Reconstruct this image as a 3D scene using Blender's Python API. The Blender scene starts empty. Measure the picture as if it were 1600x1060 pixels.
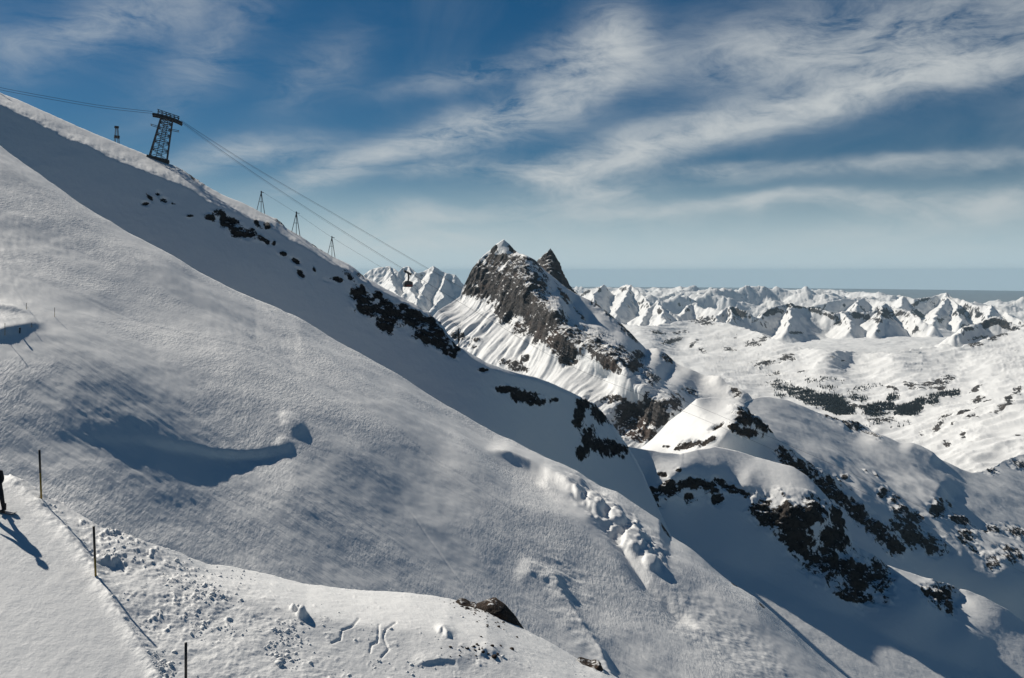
import bpy, bmesh, math, random
import numpy as np
from mathutils import Vector, Matrix

random.seed(7)
rng = np.random.default_rng(7)
S = bpy.context.scene
C = S.collection

# ------------------------------------------------------------------ camera, sky, sun, exposure
F = 1555.0          # focal length in pixels of a 1600 px wide picture
CU, CV = 800.0, 425.0   # vanishing point of the level line of sight
cam_d = bpy.data.cameras.new('camera')
cam = bpy.data.objects.new('camera', cam_d)
C.objects.link(cam)
cam_d.sensor_width = 36.0
cam_d.lens = 36.0 * F / 1600.0
cam.rotation_euler = (math.radians(90), 0, 0)
cam_d.shift_y = -(530.0 - CV) / 1600.0
cam_d.clip_start = 0.5
cam_d.clip_end = 250000
S.camera = cam

SUN_AZ, SUN_EL = math.radians(-48), math.radians(36)     # azimuth from +Y, positive to +X
SUN_DIR = Vector((math.sin(SUN_AZ) * math.cos(SUN_EL), math.cos(SUN_AZ) * math.cos(SUN_EL), math.sin(SUN_EL)))
sun_d = bpy.data.lights.new('sun', 'SUN')
sun_d.energy = 5.0
sun_d.angle = math.radians(0.53)
sun_d.color = (1.0, 0.94, 0.84)
sun = bpy.data.objects.new('sun', sun_d)
C.objects.link(sun)
sun.rotation_euler = SUN_DIR.to_track_quat('Z', 'Y').to_euler()
sun.location = (0, 0, 500)

S.view_settings.view_transform = 'Standard'
S.view_settings.look = 'None'
S.view_settings.exposure = 0.0
S.view_settings.gamma = 1.0
S.view_settings.use_curve_mapping = False
S.render.engine = 'CYCLES'
S.cycles.use_denoising = True
S.cycles.volume_bounces = 0
S.cycles.max_bounces = 4
S.cycles.diffuse_bounces = 2

SKY_STRENGTH = 0.05


def pix_dir(u, v):
    """azimuth, elevation of a picture point"""
    x, z = (u - CU) / F, -(v - CV) / F
    return math.atan2(x, 1.0), math.atan2(z, math.hypot(x, 1.0))


def make_world():
    w = bpy.data.worlds.new('World')
    S.world = w
    w.use_nodes = True
    nt = w.node_tree
    N, L = nt.nodes, nt.links
    for n in list(N):
        N.remove(n)
    out = N.new('ShaderNodeOutputWorld')
    bg = N.new('ShaderNodeBackground')
    bg.inputs['Strength'].default_value = SKY_STRENGTH
    L.new(bg.outputs[0], out.inputs['Surface'])
    sky = N.new('ShaderNodeTexSky')
    sky.sky_type = 'NISHITA'
    sky.sun_disc = False
    sky.sun_elevation = SUN_EL
    sky.sun_rotation = SUN_AZ
    sky.altitude = 2800
    sky.air_density = 1.0
    sky.dust_density = 0.3
    sky.ozone_density = 2.5
    hs = N.new('ShaderNodeHueSaturation')
    hs.inputs['Hue'].default_value = 0.494
    hs.inputs['Saturation'].default_value = 1.36
    hs.inputs['Value'].default_value = 0.74
    L.new(sky.outputs[0], hs.inputs['Color'])

    tc = N.new('ShaderNodeTexCoord')
    nrm = N.new('ShaderNodeVectorMath'); nrm.operation = 'NORMALIZE'
    L.new(tc.outputs['Generated'], nrm.inputs[0])
    sep = N.new('ShaderNodeSeparateXYZ')
    L.new(nrm.outputs[0], sep.inputs[0])

    def math_(op, a, b=None, c=None):
        m = N.new('ShaderNodeMath'); m.operation = op
        for i, x in enumerate((a, b, c)):
            if x is None:
                continue
            if isinstance(x, (int, float)):
                m.inputs[i].default_value = x
            else:
                L.new(x, m.inputs[i])
        return m.outputs[0]
    # under the level line the sky keeps the colour it has at the horizon
    zc = N.new('ShaderNodeCombineXYZ')
    L.new(sep.outputs['X'], zc.inputs[0]); L.new(sep.outputs['Y'], zc.inputs[1])
    L.new(math_('MAXIMUM', sep.outputs['Z'], 0.006), zc.inputs[2])
    L.new(zc.outputs[0], sky.inputs['Vector'])
    az = math_('ARCTAN2', sep.outputs['X'], sep.outputs['Y'])
    el = math_('ARCSINE', sep.outputs['Z'])
    ae = N.new('ShaderNodeCombineXYZ')
    L.new(az, ae.inputs[0]); L.new(el, ae.inputs[1])
    # cloud-sheet plane coordinates (a flat high layer seen in perspective)
    zz = math_('ADD', math_('MAXIMUM', sep.outputs['Z'], 0.0), 0.16)
    px = math_('DIVIDE', sep.outputs['X'], zz)
    py = math_('DIVIDE', sep.outputs['Y'], zz)
    pl = N.new('ShaderNodeCombineXYZ')
    L.new(px, pl.inputs[0]); L.new(py, pl.inputs[1])

    def noise(vec, scale, detail, rough, dist=0.0, loc=(0, 0, 0), rot=0.0, scl=(1, 1, 1)):
        mp = N.new('ShaderNodeMapping')
        mp.inputs['Location'].default_value = loc
        mp.inputs['Rotation'].default_value = (0, 0, rot)
        mp.inputs['Scale'].default_value = scl
        L.new(vec, mp.inputs['Vector'])
        n = N.new('ShaderNodeTexNoise')
        n.noise_dimensions = '2D'
        n.inputs['Scale'].default_value = scale
        n.inputs['Detail'].default_value = detail
        n.inputs['Roughness'].default_value = rough
        n.inputs['Distortion'].default_value = dist
        L.new(mp.outputs[0], n.inputs['Vector'])
        return n
    # warp the azimuth / elevation map
    wn = noise(ae.outputs[0], 9.0, 4.0, 0.55, 0.0, (3, 1, 0), -0.28, (0.6, 1.5, 1))
    ws = N.new('ShaderNodeVectorMath'); ws.operation = 'SUBTRACT'
    L.new(wn.outputs['Color'], ws.inputs[0]); ws.inputs[1].default_value = (0.5, 0.5, 0.5)
    wm = N.new('ShaderNodeVectorMath'); wm.operation = 'MULTIPLY'
    L.new(ws.outputs[0], wm.inputs[0]); wm.inputs[1].default_value = (0.075, 0.034, 0)
    wa = N.new('ShaderNodeVectorMath'); wa.operation = 'ADD'
    L.new(ae.outputs[0], wa.inputs[0]); L.new(wm.outputs[0], wa.inputs[1])

    # cirrus banks: (u0,v0)-(u1,v1) axis in the photograph, half width in px, density
    streaks = [
        (1700, 66, 1300, 150, 25, .62), (1340, 146, 1020, 218, 23, .62), (1080, 206, 850, 276, 26, .60),
        (1420, 130, 1120, 185, 12, .4), (1240, 178, 960, 240, 9, .45),
        (1000, 245, 800, 275, 16, .5), (960, 300, 790, 268, 15, .55), (1010, 290, 870, 312, 18, .45),
        (1020, 55, 930, 80, 42, .75), (960, 95, 830, 160, 46, .72), (860, 165, 690, 205, 30, .62),
        (760, 205, 560, 240, 22, .6), (600, 240, 440, 300, 22, .5), (760, 260, 600, 275, 12, .4),
        (1660, 10, 1180, 80, 60, .5), (1560, 70, 1040, 105, 40, .42), (1500, 95, 1380, 150, 12, .35),
        (1190, 262, 1080, 262, 10, .5), (1640, 240, 1180, 275, 12, .38), (1500, 308, 1080, 322, 12, .45),
        (1640, 295, 1380, 345, 20, .45), (1230, 312, 1190, 325, 10, .35), (1120, 330, 820, 345, 16, .35),
        (330, -10, 20, 90, 36, .42), (480, 225, 280, 255, 20, .5), (420, 0, 220, 170, 34, .2),
        (840, 95, 620, 135, 14, .3), (800, 325, 520, 355, 16, .45), (760, 370, 480, 385, 16, .4),
        (1600, 370, 700, 395, 30, .12), (560, 60, 420, 150, 40, .16), (-100, 20, -500, 120, 60, .4),
        (1750, 150, 2200, 60, 60, .5), (1700, 330, 2300, 260, 40, .4),
    ]
    acc = None
    for (u0, v0, u1, v1, hw, amp) in streaks:
        a0, e0 = pix_dir(u0, v0); a1, e1 = pix_dir(u1, v1)
        mp = N.new('ShaderNodeMapping'); mp.vector_type = 'TEXTURE'
        mp.inputs['Location'].default_value = ((a0 + a1) / 2, (e0 + e1) / 2, 0)
        mp.inputs['Rotation'].default_value = (0, 0, math.atan2(e1 - e0, a1 - a0))
        ln = math.hypot(a1 - a0, e1 - e0)
        mp.inputs['Scale'].default_value = (max(ln * 0.55, 0.02), hw / F, 1)
        L.new(wa.outputs[0], mp.inputs['Vector'])
        d = N.new('ShaderNodeVectorMath'); d.operation = 'DOT_PRODUCT'
        L.new(mp.outputs[0], d.inputs[0]); L.new(mp.outputs[0], d.inputs[1])
        g = math_('POWER', 0.38, d.outputs['Value'])
        acc = math_('MULTIPLY', g, amp) if acc is None else math_('MULTIPLY_ADD', g, amp, acc)
    # wisps: fibres combed along the banks
    w1 = noise(wa.outputs[0], 17.0, 12.0, 0.66, 0.25, (0, 0, 0), -0.30, (0.62, 2.0, 1))
    w2 = noise(wa.outputs[0], 7.0, 8.0, 0.62, 0.5, (7, 2, 0), -0.30, (0.7, 1.5, 1))
    w3 = noise(pl.outputs[0], 1.6, 7.0, 0.6, 0.6, (2, 5, 0), 0.5, (1, 0.35, 1))
    wis = math_('ADD', math_('MULTIPLY', w1.outputs['Fac'], 3.4), math_('MULTIPLY', w2.outputs['Fac'], 2.0))
    wis = math_('MAXIMUM', math_('SUBTRACT', wis, 1.85), 0.05)
    den = math_('MULTIPLY', acc, wis)
    # a thin veil everywhere, patchy
    veil = N.new('ShaderNodeMapRange')
    veil.inputs['From Min'].default_value = 0.48; veil.inputs['From Max'].default_value = 0.85
    veil.inputs['To Min'].default_value = 0.0; veil.inputs['To Max'].default_value = 0.16
    L.new(w3.outputs['Fac'], veil.inputs['Value'])
    den = math_('ADD', den, math_('MULTIPLY', veil.outputs[0], w2.outputs['Fac']))
    # air near the horizon whitens
    hz = N.new('ShaderNodeMapRange')
    hz.interpolation_type = 'SMOOTHSTEP'
    hz.inputs['From Min'].default_value = 0.115; hz.inputs['From Max'].default_value = -0.01
    hz.inputs['To Min'].default_value = 0.0; hz.inputs['To Max'].default_value = 0.85
    L.new(el, hz.inputs['Value'])
    den = math_('SUBTRACT', 1.0, math_('POWER', 0.30, math_('MAXIMUM', den, 0.0)))
    den = math_('MINIMUM', den, 0.9)
    hmix = N.new('ShaderNodeMix'); hmix.data_type = 'RGBA'
    L.new(hz.outputs[0], hmix.inputs[0]); L.new(hs.outputs[0], hmix.inputs[6])
    hmix.inputs[7].default_value = (0.50 / SKY_STRENGTH, 0.635 / SKY_STRENGTH, 0.71 / SKY_STRENGTH, 1)
    mix = N.new('ShaderNodeMix'); mix.data_type = 'RGBA'
    L.new(den, mix.inputs[0])
    L.new(hmix.outputs[2], mix.inputs[6])
    k = 1.0 / SKY_STRENGTH
    mix.inputs[7].default_value = (0.60 * k, 0.63 * k, 0.63 * k, 1)
    L.new(mix.outputs[2], bg.inputs['Color'])


make_world()

# ------------------------------------------------------------------ noise
_perm = rng.permutation(4096).astype(np.int32)
_g3 = rng.normal(size=(4096, 3)); _g3 /= np.linalg.norm(_g3, axis=1)[:, None]


def perlin(x, y, z):
    xi, yi, zi = np.floor(x), np.floor(y), np.floor(z)
    fx, fy, fz = x - xi, y - yi, z - zi
    xi, yi, zi = xi.astype(np.int64), yi.astype(np.int64), zi.astype(np.int64)
    sx, sy, sz = [f * f * f * (f * (f * 6 - 15) + 10) for f in (fx, fy, fz)]

    def gr(i, j, k):
        h = _perm[(_perm[(_perm[(xi + i) & 4095] + yi + j) & 4095] + zi + k) & 4095]
        g = _g3[h]
        return g[..., 0] * (fx - i) + g[..., 1] * (fy - j) + g[..., 2] * (fz - k)
    a = gr(0, 0, 0); a = a + sx * (gr(1, 0, 0) - a)
    b = gr(0, 1, 0); b = b + sx * (gr(1, 1, 0) - b)
    c = gr(0, 0, 1); c = c + sx * (gr(1, 0, 1) - c)
    d = gr(0, 1, 1); d = d + sx * (gr(1, 1, 1) - d)
    a = a + sy * (b - a); c = c + sy * (d - c)
    return (a + sz * (c - a)) * 1.6


def fbm(P, wl, oct=5, gain=0.5, ridged=False, seed=0.0, lac=2.03):
    """P (...,3) world coordinates, wl the largest wavelength in metres; about -1..1"""
    x, y, z = P[..., 0] / wl + seed * 7.31, P[..., 1] / wl + seed * 3.77, P[..., 2] / wl + seed * 1.93
    s = 0; a = 1.0; t = 0; w = 1.0
    for i in range(oct):
        n = perlin(x, y, z)
        if ridged:
            n = 1.0 - np.abs(n) * 1.7
            n = n * w if i else n
            w = np.clip(n * 1.3, 0, 1)
            n = n - 0.45
        s = s + a * n; t += a
        a *= gain
        x, y, z = x * lac + 5.2, y * lac + 1.3, z * lac + 9.7
    return s / t


def sstep(a, b, x):
    t = np.clip((x - a) / (b - a), 0, 1)
    return t * t * (3 - 2 * t)


def ridge_net(P, wl, oct, gain, seed):
    """sharp crested ridges of a height field, about -0.6..0.5"""
    x, y = P[..., 0] / wl + seed * 3.1, P[..., 1] / wl + seed * 1.7
    q = np.stack([x, y, np.zeros_like(x)], -1)
    wx = 0.35 * fbm(q, 1.0, 3, 0.5, seed=seed + 1); wy = 0.35 * fbm(q, 1.0, 3, 0.5, seed=seed + 2)
    x, y = x + wx, y + wy
    s_ = 0; a_ = 1.0; t_ = 0
    for i in range(oct):
        s_ = s_ + a_ * (0.5 - np.abs(perlin(x, y, np.full_like(x, i * 4.3 + seed)))) ; t_ += a_
        a_ *= gain
        x, y = x * 1.62 - y * 1.18 + 3.1, x * 1.18 + y * 1.62 + 7.7
    return s_ / t_ * 2 - 0.5


# ------------------------------------------------------------------ terrain sheets
def tps_fit(uv, w, lam=1e-4):
    X = uv / 100.0
    n = len(X)
    d2 = ((X[:, None] - X[None]) ** 2).sum(-1)
    K = 0.5 * d2 * np.log(d2 + 1e-12)
    K[np.arange(n), np.arange(n)] = lam * 10
    P = np.hstack([np.ones((n, 1)), X])
    A = np.zeros((n + 3, n + 3))
    A[:n, :n] = K; A[:n, n:] = P; A[n:, :n] = P.T
    b = np.concatenate([w, np.zeros(3)])
    return X, np.linalg.solve(A, b)


def tps_eval(fit, U, V):
    X, c = fit
    n = len(X)
    sh = U.shape
    u, v = U.ravel() / 100.0, V.ravel() / 100.0
    out = c[n] + c[n + 1] * u + c[n + 2] * v
    for i in range(n):
        d2 = (u - X[i, 0]) ** 2 + (v - X[i, 1]) ** 2
        out += c[i] * 0.5 * d2 * np.log(d2 + 1e-12)
    return out.reshape(sh)


def plane(u0, v0, d0, a, b, uvs):
    """control points on the world plane through (u0,v0,d0) that rises by a towards +X and by b away from the camera"""
    t = lambda u, v: b + a * (u - CU) / F + (v - CV) / F
    h = d0 * t(u0, v0)
    return [(u, v, h / t(u, v)) for (u, v) in uvs]


def world_pt(u, v, d):
    return Vector(((u - CU) / F * d, d, -(v - CV) / F * d))


def seg_field(U, V, poly):
    """signed distance in px to a polyline (positive below / right of it) and the 0..1 run along it"""
    best = np.full(U.shape, 1e9); sg = np.zeros(U.shape); run = np.zeros(U.shape)
    ls = [math.dist(poly[i], poly[i + 1]) for i in range(len(poly) - 1)]
    tot = sum(ls); acc = 0
    for i in range(len(poly) - 1):
        (x0, y0), (x1, y1) = poly[i], poly[i + 1]
        dx, dy = x1 - x0, y1 - y0
        t = np.clip(((U - x0) * dx + (V - y0) * dy) / (ls[i] ** 2), 0, 1)
        qx, qy = U - (x0 + t * dx), V - (y0 + t * dy)
        d = np.hypot(qx, qy)
        m = d < best
        best = np.where(m, d, best)
        sg = np.where(m, np.sign(dx * qy - dy * qx), sg)
        run = np.where(m, (acc + t * ls[i]) / tot, run)
        acc += ls[i]
    return best * sg, run


def lip(U, V, poly, A, wu, wd, taper=0.2, pw=1.4):
    """a crest along poly: gentle rise over wu px above it, drop over wd px below it"""
    s, r = seg_field(U, V, poly)
    e = np.exp(-np.where(s < 0, (-s / wu), (s / wd)) ** pw)
    tp = sstep(0, taper, r) * sstep(0, taper, 1 - r)
    return A * e * tp


def lipv(U, V, poly, A, wu, wd, taper=60):
    """the same along a line that runs steadily to the right; distances measured up and down"""
    x = np.array([p[0] for p in poly], float); y = np.array([p[1] for p in poly], float)
    s = V - np.interp(U, x, y)
    e = np.exp(-np.where(s < 0, (-s / wu), (s / wd)) ** 1.5)
    return A * e * sstep(x[0], x[0] + taper, U) * sstep(x[-1], x[-1] - taper, U)


def blob(U, V, u, v, ru, rv, ang=0.0):
    c, s = math.cos(math.radians(ang)), math.sin(math.radians(ang))
    x, y = U - u, V - v
    return np.sqrt(((x * c + y * s) / ru) ** 2 + ((-x * s + y * c) / rv) ** 2)


def rock_field(U, V, ells):
    f = np.full(U.shape, -1.0)
    for e in ells:
        f = np.maximum(f, 1.0 - blob(U, V, *e))
    return f


def terrain(name, top, bottom, pts, mat, step=1.56, vstep=None, disp=None, rock=None, rim=None, sil=(0, 40), skirt=(14, 0.7, 0.25),
            topctl=True, label=None, urange=None, fade=0, post=None):
    u = np.array([p[0] for p in top], float)
    tv = np.array([p[1] for p in top], float)
    u0, u1 = urange or (u[0], u[-1])
    nu = int((u1 - u0) / step) + 1
    uu = np.linspace(u0, u1, nu)
    vtop = np.interp(uu, u, tv)
    # soften the corners of the traced line a little, then roughen it
    vsm = vtop.copy()
    if sil[0]:
        z0 = np.zeros_like(uu)
        vtop = vtop + sil[0] * fbm(np.stack([uu, z0 + hash(name) % 97 * 0 + len(name) * 3.7, z0], -1), sil[1], 5, 0.6)
    bu = np.array([p[0] for p in bottom], float); bv = np.array([p[1] for p in bottom], float)
    vbot = np.maximum(np.interp(uu, bu, bv), vtop + 4)
    nv = int((vbot - vtop).max() / (vstep or step)) + 1
    t = np.linspace(0, 1, nv)[:, None]
    U = np.repeat(uu[None], nv, 0)
    V = vtop[None] + (vbot - vtop)[None] * t
    ctl = list(pts) + ([p for p in top if len(p) > 2] if topctl else [])
    ctl = np.array(ctl, float)
    fit = tps_fit(ctl[:, :2], 1000.0 / ctl[:, 2])
    W = tps_eval(fit, U, V)
    W = np.maximum(W, 1000.0 / (ctl[:, 2].max() * 1.6))
    if post is not None:
        W = post(U, V, W)
    D = 1000.0 / W
    if rim is not None:
        D = D + np.maximum(rim(U, V, V - vsm[None]), 0)
    # skirt behind the skyline, so that the ridge has a far side
    ns, sl, ln = skirt
    P = np.stack([(U - CU) / F * D, D, -(V - CV) / F * D], -1)
    top_row = P[0]
    if ns:
        rows = []
        dist = top_row[:, 1] * ln
        for k in range(ns, 0, -1):
            q = (k / ns) ** 2.2
            dy = dist * q
            y = top_row[:, 1] + dy
            rows.append(np.stack([top_row[:, 0] * y / top_row[:, 1], y, top_row[:, 2] - dy * sl], -1))
        P = np.concatenate([np.stack(rows, 0), P], 0)
        U = np.concatenate([np.repeat(uu[None], ns, 0), U], 0)
        V = np.concatenate([np.repeat(vtop[None], ns, 0), V], 0)

    def normals(P):
        gu = np.gradient(P, axis=1); gv = np.gradient(P, axis=0)
        n = np.cross(gv, gu)
        n /= np.linalg.norm(n, axis=-1, keepdims=True) + 1e-9
        n[n[..., 2] < 0] *= 1
        return n
    Nn = normals(P)
    R = np.zeros(U.shape) if rock is None else np.clip(rock(U, V, P, Nn), 0, 1)
    if disp is not None:
        h, vec = disp(U, V, P, Nn, R)
        if fade:
            h = h * (0.08 + 0.92 * sstep(0, fade, V - np.concatenate([vtop] * U.shape[0]).reshape(U.shape)))
        P = P + h[..., None] * (Nn if vec == 'n' else np.array([0, 0, 1.0]))
    n, m = U.shape
    co = P.reshape(-1, 3).astype(np.float32)
    idx = np.arange(n * m).reshape(n, m)
    quads = np.stack([idx[:-1, :-1], idx[1:, :-1], idx[1:, 1:], idx[:-1, 1:]], -1).reshape(-1, 4)
    me = bpy.data.meshes.new(name)
    me.vertices.add(len(co)); me.vertices.foreach_set('co', co.ravel())
    me.loops.add(quads.size); me.loops.foreach_set('vertex_index', quads.ravel().astype(np.int32))
    me.polygons.add(len(quads))
    me.polygons.foreach_set('loop_start', np.arange(0, quads.size, 4, dtype=np.int32))
    me.polygons.foreach_set('use_smooth', np.ones(len(quads), bool))
    at = me.attributes.new('rock', 'FLOAT', 'POINT')
    at.data.foreach_set('value', R.ravel().astype(np.float32))
    me.update(); me.validate()
    me.materials.append(mat)
    o = bpy.data.objects.new(name, me)
    C.objects.link(o)
    o['kind'] = 'structure'
    if label:
        o['label'] = label
    o['fit'] = 0
    del o['fit']
    SHEETS[name] = (P, U, V)
    print(name, len(co), 'z', co[:, 2].min(), co[:, 2].max(), 'd', co[:, 1].min(), co[:, 1].max())
    return o


SHEETS = {}


def depth_at(name, u, v):
    """the world point where the sheet is seen at (u,v)"""
    P, U, V = SHEETS[name]
    y = np.maximum(P[..., 1], 1e-3)
    pu, pv = P[..., 0] / y * F + CU, -P[..., 2] / y * F + CV
    i = np.argmin((pu - u) ** 2 + (pv - v) ** 2)
    return Vector(P.reshape(-1, 3)[i])


# ------------------------------------------------------------------ materials
def snow_material(name, rock_scale, bumps, rock_a=(0.032, 0.030, 0.030), rock_b=(0.12, 0.095, 0.075), rust=0.0, snow=(0.80, 0.80, 0.79),
                  edge=0.72, dust=0.5, stretch=(1, 1, 1)):
    m = bpy.data.materials.new(name)
    m.use_nodes = True
    nt = m.node_tree; N, L = nt.nodes, nt.links
    bs = N['Principled BSDF']
    bs.inputs['Roughness'].default_value = 0.62
    bs.inputs['Specular IOR Level'].default_value = 0.25
    tc = N.new('ShaderNodeTexCoord')

    def noise(scale, detail=6, rough=0.6, scl=(1, 1, 1), rot=(0, 0, 0), dist=0.0, tex=False):
        mp = N.new('ShaderNodeMapping')
        mp.inputs['Scale'].default_value = scl
        mp.inputs['Rotation'].default_value = rot
        mp.vector_type = 'TEXTURE' if tex else 'POINT'
        L.new(tc.outputs['Object'], mp.inputs['Vector'])
        n = N.new('ShaderNodeTexNoise')
        n.inputs['Scale'].default_value = scale
        n.inputs['Detail'].default_value = detail
        n.inputs['Roughness'].default_value = rough
        n.inputs['Distortion'].default_value = dist
        L.new(mp.outputs[0], n.inputs['Vector'])
        return n.outputs['Fac']

    def math_(op, a, b=None, c=None, clamp=False):
        k = N.new('ShaderNodeMath'); k.operation = op; k.use_clamp = clamp
        for i, x in enumerate((a, b, c)):
            if x is None:
                continue
            if isinstance(x, (int, float)):
                k.inputs[i].default_value = x
            else:
                L.new(x, k.inputs[i])
        return k.outputs[0]
    at = N.new('ShaderNodeAttribute'); at.attribute_name = 'rock'
    geo = N.new('ShaderNodeNewGeometry')
    sx = N.new('ShaderNodeSeparateXYZ'); L.new(geo.outputs['Normal'], sx.inputs[0])
    n1 = noise(rock_scale, 8, 0.68, stretch)
    n2 = noise(rock_scale * 3.1, 5, 0.6, (1, 1, 0.6))
    f = math_('MULTIPLY_ADD', math_('SUBTRACT', n1, 0.5), edge * 2, math_('MULTIPLY', at.outputs['Fac'], 0.82))
    # snow lies on the flatter ledges of the rock
    led = math_('MULTIPLY', math_('SUBTRACT', math_('ADD', sx.outputs['Z'], math_('MULTIPLY', math_('SUBTRACT', n2, 0.5), 1.3)), 0.62), dust)
    f = math_('SUBTRACT', f, math_('MAXIMUM', led, 0.0))
    mr = N.new('ShaderNodeMapRange'); mr.interpolation_type = 'SMOOTHSTEP'
    mr.inputs['From Min'].default_value = 0.40; mr.inputs['From Max'].default_value = 0.56
    L.new(f, mr.inputs['Value'])
    rc = N.new('ShaderNodeMix'); rc.data_type = 'RGBA'
    n3 = noise(rock_scale * 0.5, 7, 0.65, (1, 1, 2.0))
    r3 = N.new('ShaderNodeMapRange'); r3.inputs['From Min'].default_value = 0.38; r3.inputs['From Max'].default_value = 0.66
    L.new(n3, r3.inputs['Value'])
    L.new(r3.outputs[0], rc.inputs[0])
    rc.inputs[6].default_value = (*rock_a, 1); rc.inputs[7].default_value = (*rock_b, 1)
    col = rc.outputs[2]
    if rust:
        n4 = noise(rock_scale * 0.16, 4, 0.6)
        r4 = N.new('ShaderNodeMapRange'); r4.inputs['From Min'].default_value = 0.53; r4.inputs['From Max'].default_value = 0.68
        r4.inputs['To Max'].default_value = rust
        L.new(n4, r4.inputs['Value'])
        m4 = N.new('ShaderNodeMix'); m4.data_type = 'RGBA'
        L.new(r4.outputs[0], m4.inputs[0]); L.new(col, m4.inputs[6]); m4.inputs[7].default_value = (0.17, 0.095, 0.06, 1)
        col = m4.outputs[2]
    mx = N.new('ShaderNodeMix'); mx.data_type = 'RGBA'
    L.new(mr.outputs[0], mx.inputs[0])
    mx.inputs[6].default_value = (*snow, 1)
    L.new(col, mx.inputs[7])
    L.new(mx.outputs[2], bs.inputs['Base Color'])
    rr = math_('MULTIPLY_ADD', mr.outputs[0], 0.25, 0.6)
    L.new(rr, bs.inputs['Roughness'])
    prev = None
    rb = N.new('ShaderNodeBump'); rb.inputs['Distance'].default_value = 0.6 / rock_scale
    L.new(math_('MULTIPLY', mr.outputs[0], 0.9), rb.inputs['Strength'])
    L.new(n2, rb.inputs['Height'])
    prev = rb.outputs[0]
    for b in bumps:
        bn = N.new('ShaderNodeBump')
        bn.inputs['Strength'].default_value = b.get('s', 0.5)
        bn.inputs['Distance'].default_value = b['d']
        h = noise(b['f'], b.get('det', 5), b.get('r', 0.6), b.get('scl', (1, 1, 1)), b.get('rot', (0, 0, 0)), b.get('dist', 0.0), b.get('tex', False))
        if 'mask' in b:
            h = math_('MULTIPLY', h, math_('MULTIPLY_ADD', noise(b['mask'], 4, 0.55), 5.0, -2.1, True))
        L.new(h, bn.inputs['Height'])
        L.new(prev, bn.inputs['Normal'])
        prev = bn.outputs[0]
    L.new(prev, bs.inputs['Normal'])
    return m


M_bench = snow_material('groomed_and_broken_snow', 3.0, [dict(f=1.2, d=0.10, s=0.6, det=8, r=0.65), dict(f=9, d=0.012, s=0.6, det=5)], dust=0.2)
M_slope = snow_material('windblown_snow', 0.25, [dict(f=0.9, d=0.42, s=0.8, det=7, r=0.62, scl=(1.4, 0.5, 1), rot=(0, 0, 0.5), mask=0.022),
                                                  dict(f=0.5, d=0.5, s=0.55, det=7, r=0.6, scl=(5.0, 0.6, 1.5), rot=(0, 0, -0.46), tex=True, mask=0.015)])
M_ridge = snow_material('ridge_snow_and_rock', 0.30, [dict(f=0.25, d=0.5, s=0.6, det=7, r=0.6)], rock_a=(0.012, 0.011, 0.012), rock_b=(0.05, 0.042, 0.036), dust=0.9)
M_mid = snow_material('saddle_snow_and_rock', 0.18, [dict(f=0.10, d=1.2, s=0.5, det=8, r=0.6)], rock_a=(0.014, 0.013, 0.013), rock_b=(0.065, 0.052, 0.042), dust=0.9)
M_peak = snow_material('peak_rock_and_snow', 0.055, [dict(f=0.03, d=4, s=0.5, det=8, r=0.62)], rock_a=(0.03, 0.028, 0.03), rock_b=(0.10, 0.088, 0.08), rust=0.45, dust=1.1, edge=0.9)
M_east = snow_material('shoulder_snow_and_rock', 0.08, [dict(f=0.02, d=3, s=0.4, det=8, r=0.6)], rock_a=(0.018, 0.017, 0.017), rock_b=(0.08, 0.066, 0.055), dust=0.9)
M_far = snow_material('valley_snow', 0.02, [dict(f=0.006, d=12, s=0.6, det=8, r=0.62)], rock_a=(0.02, 0.02, 0.022), rock_b=(0.09, 0.075, 0.065), dust=0.6)
M_range = snow_material('range_snow', 0.004, [dict(f=0.003, d=40, s=0.7, det=8, r=0.62)], rock_a=(0.03, 0.03, 0.035), rock_b=(0.08, 0.075, 0.07), dust=0.5)

# ------------------------------------------------------------------ 1 the near bench with the piste
PZ = -8.7


def pd(v):
    return -PZ * F / (v - CV)


BP = lambda u, v: plane(5, 798, 36, -.22, .20, [(u, v)])[0][2]
bench_sil = [(u, v, BP(u, v)) for (u, v) in [(-160, 715), (-60, 732), (0, 741), (47, 760), (66, 773), (100, 784), (150, 816), (200, 836), (269, 863), (322, 880), (400, 894), (480, 914), (560, 922), (640, 927), (700, 935), (760, 950), (820, 983), (860, 1003),
             (900, 1027), (940, 1044), (968, 1062), (1010, 1100), (1060, 1150)]]
bench_pts = [(u, v, BP(u, v)) for (u, v) in [(-160, 800), (0, 800), (-160, 1060), (0, 900), (100, 860), (0, 1000), (120, 1000), (-160, 1200), (0, 1200), (250, 1200), (300, 1000), (450, 1060), (450, 1200), (600, 1000), (750, 1010), (750, 1200), (880, 1060), (900, 1200), (420, 950)]]


def bench_rim(U, V, t):
    return 4.5 * np.clip(1 - t / (30 + 0.05 * U), 0, 1) ** 2 * sstep(200, 420, U)


BERM = [(20, 752), (60, 790), (95, 825), (130, 868), (152, 900), (172, 940), (196, 980), (222, 1020), (246, 1062), (300, 1150)]
TRK = [[(560, 965), (550, 978), (535, 985), (532, 998), (518, 1003)], [(592, 975), (592, 990), (590, 1002), (580, 1005), (577, 1017)],
       [(618, 972), (603, 982), (600, 995), (607, 1012), (596, 1025)]]


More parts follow.
